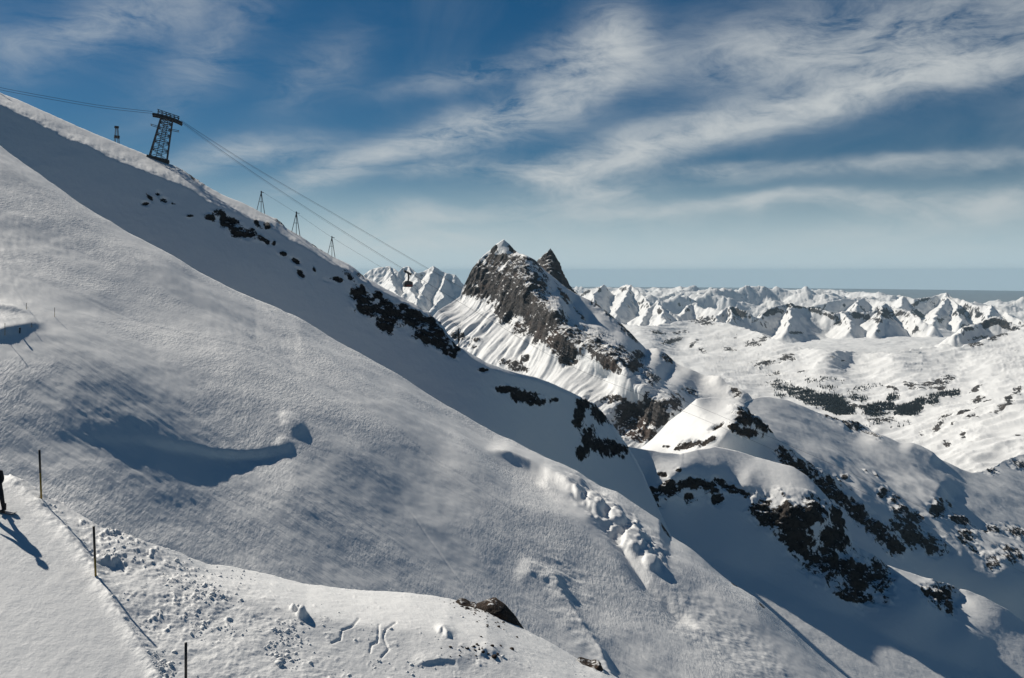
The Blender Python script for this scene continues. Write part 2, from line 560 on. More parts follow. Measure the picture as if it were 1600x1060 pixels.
def bench_disp(U, V, P, Nn, R):
    s, r = seg_field(U, V, BERM)
    s = -s
    off = sstep(-6, 14, s)                     # broken snow below the berm, groomed piste above
    zone = off * (1 - sstep(330, 520, U - (V - 960) * 1.1))
    calm = off - zone
    n1 = fbm(P, 2.6, 6, 0.58, seed=1)
    n2 = np.abs(fbm(P, 0.9, 5, 0.6, seed=2))
    pt = sstep(-0.25, 0.35, fbm(P, 3.4, 4, 0.6, seed=7))
    clod = np.maximum(fbm(P * np.array([1, 0.7, 1]), 0.42, 5, 0.66, seed=3) - 0.10, 0)
    big = np.maximum(fbm(P, 1.1, 4, 0.6, seed=10) - 0.22, 0)
    h = zone * (0.20 * n1 + (0.30 * clod + 0.42 * big) * (0.15 + pt) + 0.05 * fbm(P, 0.25, 4, 0.65, seed=6) * (0.4 + pt))
    h += calm * (0.07 * n1 + 0.10 * np.maximum(clod - 0.10, 0) + 0.10 * fbm(P, 6, 4, seed=8) + 0.012 * fbm(P, 0.5, 4, 0.6, seed=9))
    h += 0.20 * np.exp(-np.abs(s / 11.0) ** 1.5) * (0.75 + 0.9 * n2)          # the berm itself
    h += (1 - off) * (0.012 * fbm(P * np.array([3.0, 0.5, 1]), 1.5, 4, seed=4) + 0.03 * fbm(P, 7, 3, seed=5))
    for tr in TRK:
        h -= 0.05 * np.exp(-((seg_field(U, V, tr)[0] + 2.2 * fbm(P, 0.8, 4, 0.6, seed=23)) / 1.5) ** 2)
    h += lip(U, V, [(640, 1040), (660, 1038), (690, 1033), (712, 1035), (722, 1052)], 0.10, 26, 3, 0.3)
    h += lip(U, V, [(682, 992), (692, 986), (703, 1002)], 0.16, 9, 3, 0.3)
    h += 0.30 * np.exp(-blob(U, V, 472, 962, 7, 6) ** 4) + 0.14 * np.exp(-blob(U, V, 458, 952, 4, 4) ** 4)
    h += lip(U, V, [(745, 1030), (760, 1018), (778, 1030)], 0.10, 14, 3, 0.3)
    return h, 'z'


# ------------------------------------------------------------------ 2 the big front slope
slope_sil = [(-160, 130), (0, 226), (60, 268), (120, 314), (200, 372), (300, 432), (400, 478), (470, 506), (530, 540), (580, 568), (640, 602), (700, 637), (760, 668), (800, 690), (850, 718),
             (900, 738), (940, 758), (965, 768), (1000, 795), (1030, 815), (1046, 840), (1080, 862), (1100, 878), (1140, 912), (1180, 938), (1220, 975), (1262, 1010), (1310, 1048), (1360, 1085), (1420, 1130)]
sp = lambda u, v, dd=0: plane(400, 850, 231, -.40, .26, [(u, v)])[0][2] + dd
slope_pts = [(u, v, sp(u, v)) for (u, v) in [(-160, 400), (0, 420), (150, 450), (300, 520), (450, 600), (600, 660), (750, 760), (900, 850), (1000, 920), (1100, 1000), (1200, 1060),
                                              (-160, 600), (0, 640), (200, 700), (400, 760), (600, 820), (800, 900), (950, 1000), (-160, 900), (0, 850), (200, 900), (400, 950), (600, 980), (800, 1000), (1000, 1130),
                                              (1300, 1130), (700, 1130), (300, 1130), (-160, 1130)]]
slope_sil3 = [(u, v, sp(u, v, 6)) for (u, v) in slope_sil]
# the snow fan with the gully at the lower right


def slope_post(U, V, W):
    D = 1000.0 / W
    # ledge below the upper piste: a crest that faces away from the sun on its lower side
    y = np.interp(U, np.arange(-200, 900, 10.0), np.convolve(np.interp(np.arange(-300, 1000, 10.0), [-300, 0, 70, 180, 260, 330, 480, 1000], [478, 486, 502, 582, 640, 688, 760, 1000]), np.ones(11) / 11, 'same')[10:-10])
    q = V - y
    A = 16.0 * np.exp(-((U - 90) / 190.0) ** 2)
    D = D - A * np.exp(-np.where(q < 0, -q / 70.0, q / 170.0) ** 1.6)
    # long swell that catches the sun on its upper side
    y = np.interp(U, np.arange(-200, 1100, 10.0), np.convolve(np.interp(np.arange(-300, 1200, 10.0), [-300, 150, 300, 450, 600, 760, 900, 1200], [470, 520, 566, 650, 750, 880, 1010, 1240]), np.ones(11) / 11, 'same')[10:-10])
    q = V - y
    D = D - 9.0 * np.exp(-((U - 430) / 230.0) ** 2) * np.exp(-np.where(q < 0, -q / 75.0, q / 130.0) ** 1.7)
    # wind scoop: a lip with a shaded hollow under it
    yl = np.interp(U, np.arange(0, 700, 10.0), np.convolve(np.interp(np.arange(-100, 800, 10.0), [-100, 100, 200, 300, 345, 400, 446, 520, 800], [690, 668, 676, 690, 698, 699, 692, 690, 690]), np.ones(5) / 5, 'same')[10:-10])
    q = V - yl + 3.0 * fbm(np.stack([U, V, U * 0], -1), 40, 4, 0.6, seed=29)
    wdw = np.exp(-np.abs((U - 335) / np.where(U > 335, 112.0, 135.0)) ** np.where(U > 335, 6.0, 2.0))
    D = D + wdw * 3.2 * sstep(-2, 22, q) * np.exp(-np.maximum(q - 16, 0) / 55.0)
    return 1000.0 / D


def slope_rim(U, V, t):
    return np.interp(U, [-200, 200, 400, 800, 950, 1100], [10, 14, 34, 34, 16, 12]) * np.clip(1 - t / np.interp(U, [-200, 200, 400, 800, 950, 1100], [34, 40, 110, 110, 50, 34]), 0, 1) ** 2


SKI = [[(150, 300), (330, 420), (520, 545), (700, 668), (830, 742)], [(60, 300), (250, 450), (480, 590), (690, 730), (860, 840), (1010, 950), (1150, 1060)],
       [(330, 470), (500, 640), (640, 800), (760, 960), (800, 1040)], [(700, 650), (790, 700), (860, 722), (900, 740)], [(560, 620), (740, 780), (900, 930), (1060, 1080)], [(20, 420), (220, 500), (420, 560), (560, 640)]]


def slope_disp(U, V, P, Nn, R):
    h = 2.4 * fbm(P, 70, 3, 0.5, seed=11) + 0.5 * fbm(P, 14, 4, 0.5, seed=12)
    # fibres combed down the slope, and ripples across it
    Q = P @ np.array([[0.80, -0.60, 0], [0.60, 0.80, 0], [0, 0, 1.0]])
    rip = fbm(Q * np.array([1.0, 0.42, 0.6]), 2.6, 4, 0.6, seed=13)
    patch = sstep(-0.25, 0.35, fbm(P, 46, 3, 0.5, seed=14)) * (1 - 0.7 * sstep(0.0, 0.5, fbm(P, 90, 2, seed=15)))
    calm = sstep(380, 760, U + 0.35 * (V - 700))
    h += 0.24 * rip * (0.30 + 0.9 * patch) * (1 - 0.62 * calm)
    # drift streaks combed down to the right
    al, ac = U * 0.84 + V * 0.54, -U * 0.54 + V * 0.84
    st = fbm(np.stack([al * 0.05, ac * 0.42, al * 0], -1), 12, 5, 0.6, seed=24)
    big = fbm(np.stack([al * 0.10, ac * 0.5, al * 0], -1), 60, 4, 0.5, seed=25)
    h += (0.50 - 0.24 * calm) * st * (0.4 + 0.8 * sstep(-0.2, 0.3, big)) + 1.5 * big
    h += lip(U, V, [(-80, 536), (0, 524), (35, 517), (62, 508), (74, 494)], 1.3, 26, 6, 0.25)
    h += lip(U, V, [(-60, 482), (0, 484), (30, 488), (50, 491)], 1.2, 8, 4, 0.3)
    h += 1.2 * np.exp(-(blob(U, V, 458, 668, 20, 12, 40) + 0.35 * fbm(P, 4, 5, 0.6, seed=27)) ** 3) + 0.7 * np.exp(-blob(U, V, 444, 694, 12, 9, 20) ** 3)
    h += lipv(U, V, [(150, 370), (200, 400), (330, 480), (460, 530), (560, 610), (700, 700), (830, 780)], 2.6, 60, 26, 120)
    h += lipv(U, V, [(300, 545), (420, 590), (560, 660), (700, 720)], 1.6, 60, 40, 100)
    for tk in SKI:
        sd = seg_field(U, V, tk)[0] + 2.0 * fbm(np.stack([U, V, U * 0], -1), 50, 3, seed=28)
        h -= 0.16 * np.exp(-(sd / 1.1) ** 2)
    # crevasse lips near the crest
    h += lip(U, V, [(755, 702), (790, 715), (830, 730), (870, 752), (905, 775), (925, 790)], 3.0, 30, 3.5, 0.25)
    h += lip(U, V, [(835, 748), (860, 762), (890, 775), (905, 785)], 1.4, 20, 2.5, 0.3)
    h += lip(U, V, [(840, 676), (870, 697), (900, 716)], 0.8, 16, 2, 0.3)
    # seracs
    z = np.exp(-blob(U, V, 965, 815, 105, 22, 40) ** 4)
    h += z * (2.6 * np.maximum(fbm(P, 11, 6, 0.62, seed=16, ridged=True), -0.2) + 1.5 * np.abs(fbm(P, 5, 5, 0.62, seed=17)))
    for (u, v, a, b, k) in [(930, 785, 16, 9, 2.6), (965, 808, 15, 9, 2.6), (990, 845, 20, 11, 3.0), (1018, 880, 14, 8, 2.2), (905, 775, 10, 6, 1.6), (1008, 862, 10, 8, 1.5)]:
        h += 0.75 * k * np.exp(-(blob(U, V, u, v, a, b, 38) + 0.25 * fbm(P, 6, 4, 0.6, seed=26)) ** 6)
    h += lip(U, V, [(915, 790), (960, 830), (985, 868), (1010, 905), (1060, 950), (1100, 982)], -2.4, 9, 12, 0.2)
    # fold with scallops in the fan
    h += lip(U, V, [(810, 872), (840, 888), (868, 905), (890, 945), (915, 985), (938, 1020), (955, 1062), (965, 1110)], 1.5, 7, 26, 0.1) * (0.8 + 0.6 * fbm(P, 6, 3, seed=18))
    z = np.exp(-blob(U, V, 880, 905, 55, 30, 45) ** 4)
    h += z * 0.75 * fbm(P * np.array([1, 2.0, 1]), 7, 3, seed=19)
    # broken crusty snow at the lower right
    z = np.exp(-blob(U, V, 1120, 990, 150, 42, 36) ** 4)
    h += z * 0.45 * fbm(P, 3.4, 4, 0.62, seed=20)
    return h, 'z'


slope_rocks = [(1041, 826, 7, 20, -28), (1148, 917, 8, 3, 40), (1190, 955, 7, 2.5, 45)]

# ------------------------------------------------------------------ 3 the upper ridge with the cableway
ridge_sil = [(-90, 104), (-60, 118), (0, 145), (40, 162), (100, 188), (150, 210), (200, 231), (245, 249), (280, 262), (300, 274), (320, 290), (345, 303), (380, 318), (405, 330), (430, 342), (450, 358),
             (475, 372), (500, 388), (520, 401), (545, 412), (566, 428), (600, 449), (640, 470), (670, 487), (686, 500), (700, 520), (716, 540), (740, 556), (760, 568), (800, 580), (830, 588),
             (870, 602), (900, 616), (925, 628), (945, 648), (958, 665), (975, 690), (990, 712), (1005, 740), (1022, 780), (1045, 830), (1080, 900)]
rp = lambda u, v: plane(430, 345, 620, -.57, 1.0, [(u, v)])[0][2] + 160 * float(sstep(760, 1000, np.array(float(u))))
ridge_sil3 = [(u, v, rp(u, v)) for (u, v) in ridge_sil]
ridge_pts = [(u, v, rp(u, v)) for (u, v) in [(-180, 300), (0, 280), (200, 340), (400, 440), (600, 560), (800, 680), (900, 760), (1000, 860), (-180, 500), (200, 560), (500, 700), (800, 900), (1000, 1000)]]


def ridge_rim(U, V, t):
    w = np.interp(U, [-180, 0, 100, 250, 330, 430, 520, 600, 1100], [18, 19, 26, 27, 22, 18, 13, 7, 6])
    return np.interp(U, [-180, 0, 250, 450, 540, 640], [48, 48, 46, 32, 20, 7]) * np.clip(1 - t / (w * (1 + 0.35 * fbm(np.stack([U, V * 1.5, U * 0], -1), 50, 6, 0.65, seed=39))), 0, 1) ** 1.35


ridge_rocks = [(355, 346, 24, 12, 30), (374, 364, 20, 11, 25), (394, 366, 16, 8, 20), (328, 340, 16, 5, 20), (235, 309, 8, 4, 40), (246, 304, 5, 6, 30), (256, 313, 8, 4, 10), (228, 318, 6, 3, 0), (270, 318, 7, 3, 10), (296, 337, 6, 3, 0),
               (402, 352, 9, 5, 40), (418, 354, 8, 5, 40), (414, 377, 9, 4, 30), (442, 398, 7, 4, 10), (462, 408, 9, 4, 30), (470, 428, 10, 5, 50), (491, 421, 3, 6, -20), (524, 437, 14, 5, -5), (546, 432, 14, 6, 40), (428, 381, 3, 4, 0),
               (562, 455, 12, 12, 50), (590, 462, 8, 7, 30), (574, 478, 28, 20, 40), (608, 488, 46, 17, 22), (650, 498, 50, 18, 26), (680, 520, 34, 18, 50), (600, 508, 18, 10, 40), (662, 524, 20, 14, 30), (690, 540, 20, 9, 40), (706, 549, 16, 7, 40),
               (302, 276, 24, 5, 40), (436, 347, 14, 4, 38), (490, 381, 18, 3, 34), (566, 431, 12, 4, 35), (712, 541, 14, 4, 50),
               (795, 609, 20, 7, 0), (820, 620, 32, 10, 8), (838, 628, 18, 8, 0), (910, 630, 14, 9, 20), (938, 648, 22, 11, 40), (905, 650, 10, 22, 10), (918, 684, 12, 22, 15), (940, 700, 20, 14, 30), (962, 700, 20, 13, 30), (912, 705, 12, 14, 20), (865, 625, 10, 4, 0), (755, 578, 8, 3, 0)]


def ridge_rock(U, V, P, Nn):
    f = rock_field(U, V, ridge_rocks)
    n = fbm(P, 8, 6, 0.65, seed=31)
    return np.clip(0.5 + f * 1.0 + n * 1.2 - 0.02, 0, 1) * sstep(-0.7, -0.1, f)


def ridge_disp(U, V, P, Nn, R):
    h = 1.4 * fbm(P, 60, 4, 0.5, seed=32) + 0.25 * fbm(P, 7, 4, 0.55, seed=33)
    h += R * (2.6 * fbm(P, 13, 5, 0.6, ridged=True, seed=34) + 1.5 * fbm(P * np.array([1, 1, 2.2]), 6, 4, seed=35))
    return h, 'n'


# ------------------------------------------------------------------ 4 the saddle: white dome, shelf, cliffs
dome_sil = [(960, 720, 1230), (1000, 700, 1215), (1020, 685, 1200), (1045, 660, 1180), (1066, 643, 1165), (1088, 624, 1150), (1110, 622, 1160), (1140, 622, 1160), (1155, 625, 1150), (1168, 636, 1140), (1182, 648, 1140), (1197, 664, 1145), (1214, 688, 1150),
            (1240, 703, 1156), (1270, 728, 1160), (1290, 735, 1165), (1310, 750, 1166), (1340, 772, 1168), (1370, 800, 1166), (1395, 828, 1162), (1409, 850, 1158), (1416, 870, 1152), (1440, 905, 1145)]
DR = lambda u, v: plane(1214, 690, 1150, -.75, 0.95, [(u, v)])[0][2]
dome_pts = [(1010, 705, 1150), (1040, 705, 1125), (1070, 708, 1095), (1110, 700, 1068), (1130, 688, 1060), (1148, 665, 1072), (1160, 645, 1098), (1090, 660, 1118), (1060, 680, 1130), (1120, 650, 1110), (1135, 640, 1120)]
dome_pts += [(u, v, DR(u, v)) for (u, v) in [(1190, 690), (1200, 720), (1240, 730), (1300, 790), (1350, 830), (1200, 760), (1300, 850), (1400, 900), (1170, 740), (1400, 950), (1100, 780)]]
dome_rocks = [(1165, 652, 26, 14, 35), (1168, 676, 22, 8, 8), (1188, 664, 14, 10, 40), (1148, 668, 10, 10, 0), (1085, 693, 14, 4, -20), (1110, 688, 22, 4, -30), (1068, 696, 14, 6, -30), (1118, 668, 14, 3, -30), (1040, 697, 8, 3, 0), (1205, 672, 12, 4, 50),
              (1228, 716, 22, 12, 40), (1256, 738, 34, 16, 40), (1300, 768, 38, 16, 40), (1340, 800, 36, 15, 42), (1372, 828, 36, 15, 45), (1398, 852, 18, 16, 60), (1222, 703, 10, 6, 40)]

shelf_sil = [(900, 700), (940, 700), (975, 697), (1005, 703), (1035, 708), (1062, 711), (1090, 703), (1118, 698), (1150, 704), (1180, 714), (1210, 722), (1240, 730), (1262, 744), (1282, 764), (1303, 790), (1322, 830), (1345, 856), (1372, 874), (1400, 888), (1440, 900),
             (1475, 908), (1490, 917), (1510, 921), (1540, 933), (1575, 952), (1600, 972), (1640, 1000), (1760, 1080)]
BAS = lambda u, v: plane(1230, 925, 745, -.426, .66, [(u, v)])[0][2]
shelf_sil3 = [(u, v, d) for (u, v), d in zip(shelf_sil, [780, 795, 808, 815, 820, 832, 850, 872, 885, 890, 885, 880, 872, 860, 850, 845, 845, 850, 855, 860, 862, 866, 866, 862, 858, 855, 850, 820])]
shelf_pts = [(1062, 735, 795), (1090, 735, 815), (1120, 728, 835), (1170, 745, 835), (1200, 768, 822), (1240, 764, 828), (1265, 778, 820), (1150, 752, 830), (1290, 800, 818),
             (1540, 950, 845), (1580, 985, 830), (1600, 1000, 825), (1500, 935, 855)]
shelf_pts += [(u, v, BAS(u, v)) for (u, v) in [(960, 760), (1010, 745), (1020, 800), (1080, 790), (1140, 800), (1180, 815), (1050, 860), (1150, 860), (1230, 850), (1280, 870), (1330, 900), (1250, 920), (1350, 950), (1400, 930), (1440, 940),
                                               (1000, 930), (1100, 940), (1200, 970), (1300, 1000), (1400, 1030), (1500, 1000), (1500, 1060), (1600, 1080), (1700, 1140), (1350, 1100), (1200, 1060), (1500, 1120)]]


def shelf_post(U, V, W):
    # the flatter fan that runs out below the steep shaded wall
    b1, b2, a = .66, 0.22, -.426
    t = lambda u, v, b: b + a * (u - CU) / F + (v - CV) / F
    h2 = 745 * t(1230, 925, b2)
    W2 = 1000 * t(U, V, b2) / h2
    k = 0.004
    return W + k * np.log1p(np.exp(np.clip((W2 - W) / k, -40, 40)))


shelf_rocks = [(1018, 776, 24, 18, 10), (1045, 766, 26, 14, 0), (1080, 756, 34, 10, 4), (1110, 762, 16, 14, 0), (1076, 777, 13, 10, 0), (1120, 780, 12, 11, 0), (1150, 766, 26, 9, 12), (1036, 742, 9, 5, 0), (1168, 776, 9, 6, 0), (1058, 737, 5, 4, 0), (1122, 753, 12, 6, 20), (1002, 760, 4, 2, 0),
               (1200, 800, 34, 20, 20), (1236, 812, 50, 34, 30), (1270, 800, 26, 22, 50), (1250, 848, 44, 24, 35), (1300, 842, 30, 26, 45), (1290, 880, 40, 30, 40), (1335, 900, 48, 34, 40), (1375, 905, 22, 34, -20), (1340, 930, 40, 14, 20), (1310, 810, 14, 26, -30),
               (1450, 925, 20, 9, 10), (1472, 930, 26, 20, 30), (1485, 945, 10, 20, -10)]

shoulder_sil = [(1080, 650, 2500), (1130, 640, 2450), (1150, 632, 2420), (1180, 622, 2400), (1200, 622, 2400), (1240, 630, 2350), (1270, 640, 2300), (1300, 652, 2250), (1318, 656, 2200), (1340, 659, 2150), (1356, 668, 2120), (1372, 684, 2080), (1395, 692, 2060), (1430, 702, 2020), (1460, 716, 1980),
                (1490, 730, 1930), (1520, 740, 1880), (1545, 735, 1850), (1565, 722, 1830), (1590, 712, 1800), (1620, 705, 1780), (1700, 690, 1760), (1780, 690, 1740)]
SU = lambda u, v: plane(1340, 700, 2060, -.50, .26, [(u, v)])[0][2]
SL = lambda u, v: plane(1400, 800, SU(1400, 800), -.55, 1.3, [(u, v)])[0][2]
shoulder_sil = [(u, v, SU(u, v) + 25) for (u, v, d) in shoulder_sil]
shoulder_pts = [(u, v, SU(u, v)) for (u, v) in [(1120, 680), (1200, 660), (1200, 700), (1250, 690), (1270, 720), (1340, 720), (1340, 760), (1400, 740), (1400, 780), (1450, 760), (1450, 790), (1500, 780), (1550, 770), (1550, 805), (1600, 760), (1600, 825), (1700, 800)]]
shoulder_pts += [(u, v, SL(u, v)) for (u, v) in [(1330, 810), (1400, 830), (1450, 860), (1500, 870), (1560, 880), (1600, 900), (1400, 900), (1500, 930), (1600, 990), (1700, 1000), (1300, 860), (1200, 780), (1350, 1000), (1780, 1060)]]
shoulder_rocks = [(1335, 664, 26, 10, 20), (1358, 680, 18, 7, 45), (1302, 652, 18, 4, 15), (1320, 745, 6, 4, 0), (1310, 752, 6, 10, -30), (1352, 735, 5, 3, 30), (1370, 742, 6, 3, 40), (1380, 770, 10, 10, -20), (1330, 770, 14, 5, 30), (1404, 800, 14, 12, 0), (1418, 826, 34, 18, 25), (1440, 846, 44, 18, 20), (1462, 800, 14, 14, 0),
                  (1430, 812, 14, 12, 0), (1500, 815, 22, 8, 20), (1510, 838, 14, 14, 0), (1550, 828, 18, 8, 10), (1585, 832, 22, 9, 20), (1580, 868, 24, 14, 15), (1550, 878, 14, 14, 0), (1525, 860, 10, 10, 0), (1480, 790, 8, 4, 40), (1592, 725, 16, 8, 10), (1545, 735, 12, 6, 20), (1398, 780, 8, 8, 0)]

# ------------------------------------------------------------------ 5 the rocky peak
peak_sil = [(600, 560, 3000), (640, 535, 3020), (664, 508, 3050), (684, 486, 3080), (704, 474, 3150), (719, 463, 3180), (723, 450, 3200), (730, 436, 3200), (737, 420, 3210), (748, 407, 3220), (757, 397, 3230), (766, 391, 3230), (775, 382, 3220), (787, 374, 3210), (795, 381, 3200),
            (803, 390, 3180), (812, 396, 3150), (822, 399, 3110), (836, 407, 3120), (850, 421, 3150), (864, 433, 3170), (880, 446, 3180), (897, 458, 3190), (914, 466, 3190), (932, 474, 3180), (952, 490, 3150), (970, 505, 3120), (984, 518, 3100), (996, 532, 3080), (1010, 546, 3050), (1026, 543, 3040), (1040, 552, 3020), (1056, 568, 2990),
            (1080, 578, 2950), (1104, 588, 2920), (1124, 588, 2880), (1138, 600, 2850), (1154, 606, 2820), (1168, 614, 2800), (1184, 634, 2780), (1200, 660, 2750), (1240, 700, 2700)]
peak_pts = [(832, 440, 2960), (842, 456, 2900), (858, 470, 2850), (876, 480, 2790), (884, 500, 2750), (902, 512, 2700), (930, 528, 2640), (960, 542, 2580), (990, 565, 2520), (1020, 592, 2460), (1045, 612, 2410), (1060, 628, 2380), (1076, 650, 2350),
            (780, 440, 3070), (750, 470, 3080), (790, 480, 2960), (830, 500, 2820), (700, 510, 2980), (720, 550, 2850), (760, 540, 2820), (800, 560, 2720), (850, 560, 2620), (850, 600, 2530), (900, 560, 2560), (900, 610, 2430), (950, 590, 2460), (940, 640, 2330), (1000, 640, 2330), (1000, 690, 2240), (1050, 690, 2260), (950, 720, 2180), (800, 640, 2520), (700, 600, 2750), (1100, 720, 2240),
            (852, 440, 3040), (870, 455, 3060), (890, 475, 3045), (920, 500, 2990), (960, 520, 2940), (1000, 560, 2850), (1040, 590, 2780), (1080, 615, 2740), (1110, 640, 2700), (1150, 650, 2690), (1100, 680, 2560), (1180, 690, 2580)]
peak_rocks = [(771, 389, 7, 8, -40), (802, 390, 9, 6, 35), (740, 432, 20, 34, 25), (745, 455, 24, 12, 10), (775, 408, 26, 14, -10), (770, 440, 40, 34, 0), (805, 430, 34, 36, 20), (800, 470, 34, 30, 30), (785, 490, 20, 14, 40), (830, 450, 24, 30, 20), (845, 480, 30, 26, 40), (835, 510, 26, 20, 30), (865, 505, 30, 24, 30), (855, 530, 34, 12, 15), (880, 540, 34, 18, 20),
              (905, 530, 34, 20, 20), (888, 560, 14, 14, 80), (930, 538, 34, 22, 25), (958, 552, 30, 16, 25), (985, 566, 24, 14, 30), (960, 570, 20, 12, 20), (812, 512, 16, 12, 30), (1015, 588, 18, 8, 45),
              (985, 640, 30, 14, -5), (1000, 655, 50, 24, -8), (1025, 640, 28, 26, 0), (1052, 628, 16, 16, 0), (960, 625, 20, 8, -5), (1000, 680, 40, 16, 0),
              (716, 526, 18, 8, 15), (735, 540, 10, 5, 20), (745, 532, 8, 4, 0), (805, 572, 22, 8, 15), (820, 560, 8, 6, 0), (783, 585, 6, 3, 0),
              (952, 492, 16, 6, 42), (976, 512, 22, 7, 45), (992, 528, 12, 5, 45), (930, 476, 12, 4, 30), (880, 462, 22, 4, 55), (905, 490, 20, 3, 52), (972, 545, 10, 4, 40), (1000, 556, 12, 7, 40), (1044, 560, 12, 7, 40), (1150, 612, 12, 8, 30), (1080, 612, 14, 5, 30)]

horn_sil = [(800, 470, 3900), (825, 430, 3850), (840, 408, 3820), (847, 400, 3800), (854, 394, 3790), (860, 388, 3790), (865, 394, 3795), (871, 405, 3800), (877, 419, 3815), (883, 433, 3825), (890, 446, 3830), (898, 457, 3840), (910, 465, 3850), (930, 480, 3870)]


def terr_rock(ells, wl, seed, k=1.1, soft=0.7, off=0.0, scat=0.0, swl=200.0):
    def f(U, V, P, Nn):
        e = rock_field(U, V, ells)
        n = fbm(P, wl, 6, 0.65, seed=seed)
        r = np.clip(0.5 + e * 1.0 + n * k + off, 0, 1) * sstep(-soft, -0.1, e)
        if scat:
            r = np.maximum(r, scat * sstep(0.30, 0.48, fbm(P * np.array([0.6, 1, 1]), swl, 5, 0.62, seed=seed + 5)))
        return r
    return f


def peak_disp(U, V, P, Nn, R):
    # snow flutes run down the fall line of the left face
    left = sstep(-30, 40, (V - np.interp(U, [780, 832, 882, 960, 1060, 1100], [380, 440, 500, 542, 625, 680])))
    a, b = 0.6, 0.7
    L_ = math.hypot(a, b)
    e = (P[..., 0] * b - P[..., 1] * a) / L_
    g = (P[..., 0] * a + P[..., 1] * b) / L_
    Q = np.stack([e + 8 * fbm(P, 90, 4, seed=44), g * 0.13, P[..., 2] * 0.05], -1)
    fl = (1.0 * ridge_net(Q, 74, 5, 0.5, 41) + 0.45 * ridge_net(Q, 31, 4, 0.5, 40)) * (0.55 + 0.9 * sstep(-0.3, 0.4, fbm(P, 200, 3, seed=48)))
    h = left * (1 - 0.6 * R) * 15 * fl
    h += (0.14 + 0.86 * R) * 15 * fbm(P, 120, 5, 0.55, ridged=True, seed=42) * np.where(left > 0.5, 1, 0.45)
    Qr = np.stack([e + 7 * fbm(P, 60, 4, seed=44), g * 0.22, P[..., 2] * 0.1], -1)
    st = P[..., 2] * 0.92 + e * 0.38 + 9 * fbm(P, 130, 4, seed=49)          # tilted beds
    saw = (st / 21.0) % 1.0
    saw2 = (st / 8.3 + 0.3) % 1.0
    h += R * (13 * ridge_net(Qr, 52, 6, 0.56, 43) + 4.2 * (0.5 - saw) * sstep(-0.3, 0.3, fbm(P, 70, 3, seed=50)) + 1.6 * (0.5 - saw2) + 5 * ridge_net(P * np.array([1, 1, 0.6]), 26, 5, 0.58, 45))
    h += 2.0 * fbm(P, 40, 4, seed=46)
    return h * 0.9, 'n'


def gen_disp(big, wl, small, wl2, rockk, wlr, seed, ridged=True):
    def f(U, V, P, Nn, R):
        h = big * fbm(P, wl, 5, 0.5, ridged=ridged, seed=seed) + small * fbm(P, wl2, 4, 0.55, seed=seed + 1)
        h = h + R * rockk * (fbm(P, wlr, 5, 0.6, ridged=True, seed=seed + 2) + 0.6 * fbm(P * np.array([1, 1, 2.4]), wlr * 0.5, 4, seed=seed + 3))
        return h, 'n'
    return f


def valley_disp(U, V, P, Nn, R):
    Q = P * np.array([0.55, 1, 1])
    h = 30 * fbm(P, 900, 3, seed=91) + 34 * fbm(Q, 280, 4, 0.55, seed=92) + 17 * fbm(Q, 120, 4, 0.6, ridged=True, seed=93)
    h += R * 14 * fbm(P, 60, 4, 0.6, ridged=True, seed=94)
    return h, 'n'


def shelf_disp(U, V, P, Nn, R):
    wall = sstep(740, 790, V) * sstep(1180, 1120, U) 
    h = (1 - 0.8 * wall) * 2.2 * fbm(P, 110, 3, seed=51) + (1 - 0.6 * wall) * 0.35 * fbm(P, 12, 4, seed=52)
    h += R * (7.0 * fbm(P, 26, 6, 0.62, ridged=True, seed=53) + 3.4 * fbm(P * np.array([1, 1, 2.2]), 12, 4, seed=54))
    return h, 'n'


def shoulder_disp(U, V, P, Nn, R):
    h = 9 * fbm(P, 240, 3, seed=61) + 2.0 * fbm(P, 50, 4, seed=62)
    z = sstep(0.3, 1, np.exp(-blob(U, V, 1420, 790, 170, 55, 28) ** 4))
    Q = P @ np.array([[0.8, -0.6, 0], [0.6, 0.8, 0], [0, 0, 1.0]])
    h += z * 13 * fbm(Q * np.array([1, 0.4, 0.5]), 75, 4, 0.5, seed=63)
    h += R * (8 * fbm(P, 45, 5, 0.6, ridged=True, seed=64) + 4 * fbm(P * np.array([1, 1, 2.2]), 22, 4, seed=65))
    h += lip(U, V, [(1340, 676), (1380, 705), (1420, 735), (1460, 770), (1490, 790)], 16, 26, 14, 0.2)
    h += lip(U, V, [(1400, 700), (1440, 715), (1470, 730)], 10, 20, 10, 0.3)
    return h, 'n'


# ------------------------------------------------------------------ 6 the white valley and the ranges beyond
def zd(v, z):
    return -z * F / (v - CV)


valley_sil = [(u, v + 10 * float(sstep(1120, 1220, np.array(float(u))) * sstep(1560, 1460, np.array(float(u)))), d - 500 * float(sstep(1120, 1220, np.array(float(u))) * sstep(1560, 1460, np.array(float(u))))) for (u, v, d) in [(880, 500, 10500), (940, 500, 10500), (1000, 512, 10000), (1050, 505, 10500), (1100, 497, 11000), (1180, 510, 10000), (1230, 530, 9000), (1300, 540, 8300), (1400, 540, 8300), (1440, 532, 8600), (1500, 536, 8200), (1545, 528, 8300), (1600, 515, 8400), (1660, 500, 8600), (1780, 490, 8800)]]
valley_pts = [(u, v, zd(v, z)) for (u, v, z) in [(960, 540, -690), (1000, 570, -720), (1060, 540, -690), (1060, 580, -745), (1100, 620, -790), (1150, 560, -720), (1200, 600, -790), (1250, 560, -690), (1260, 640, -830), (1330, 560, -690), (1350, 620, -800), (1400, 580, -700),
                                                  (1400, 650, -830), (1450, 600, -730), (1450, 690, -840), (1500, 560, -660), (1500, 640, -760), (1520, 720, -830), (1560, 600, -680), (1600, 560, -620), (1600, 640, -700), (1600, 700, -780), (1700, 580, -600), (1700, 700, -740), (1200, 700, -900), (1400, 760, -900), (1600, 780, -900), (1000, 640, -850)]]
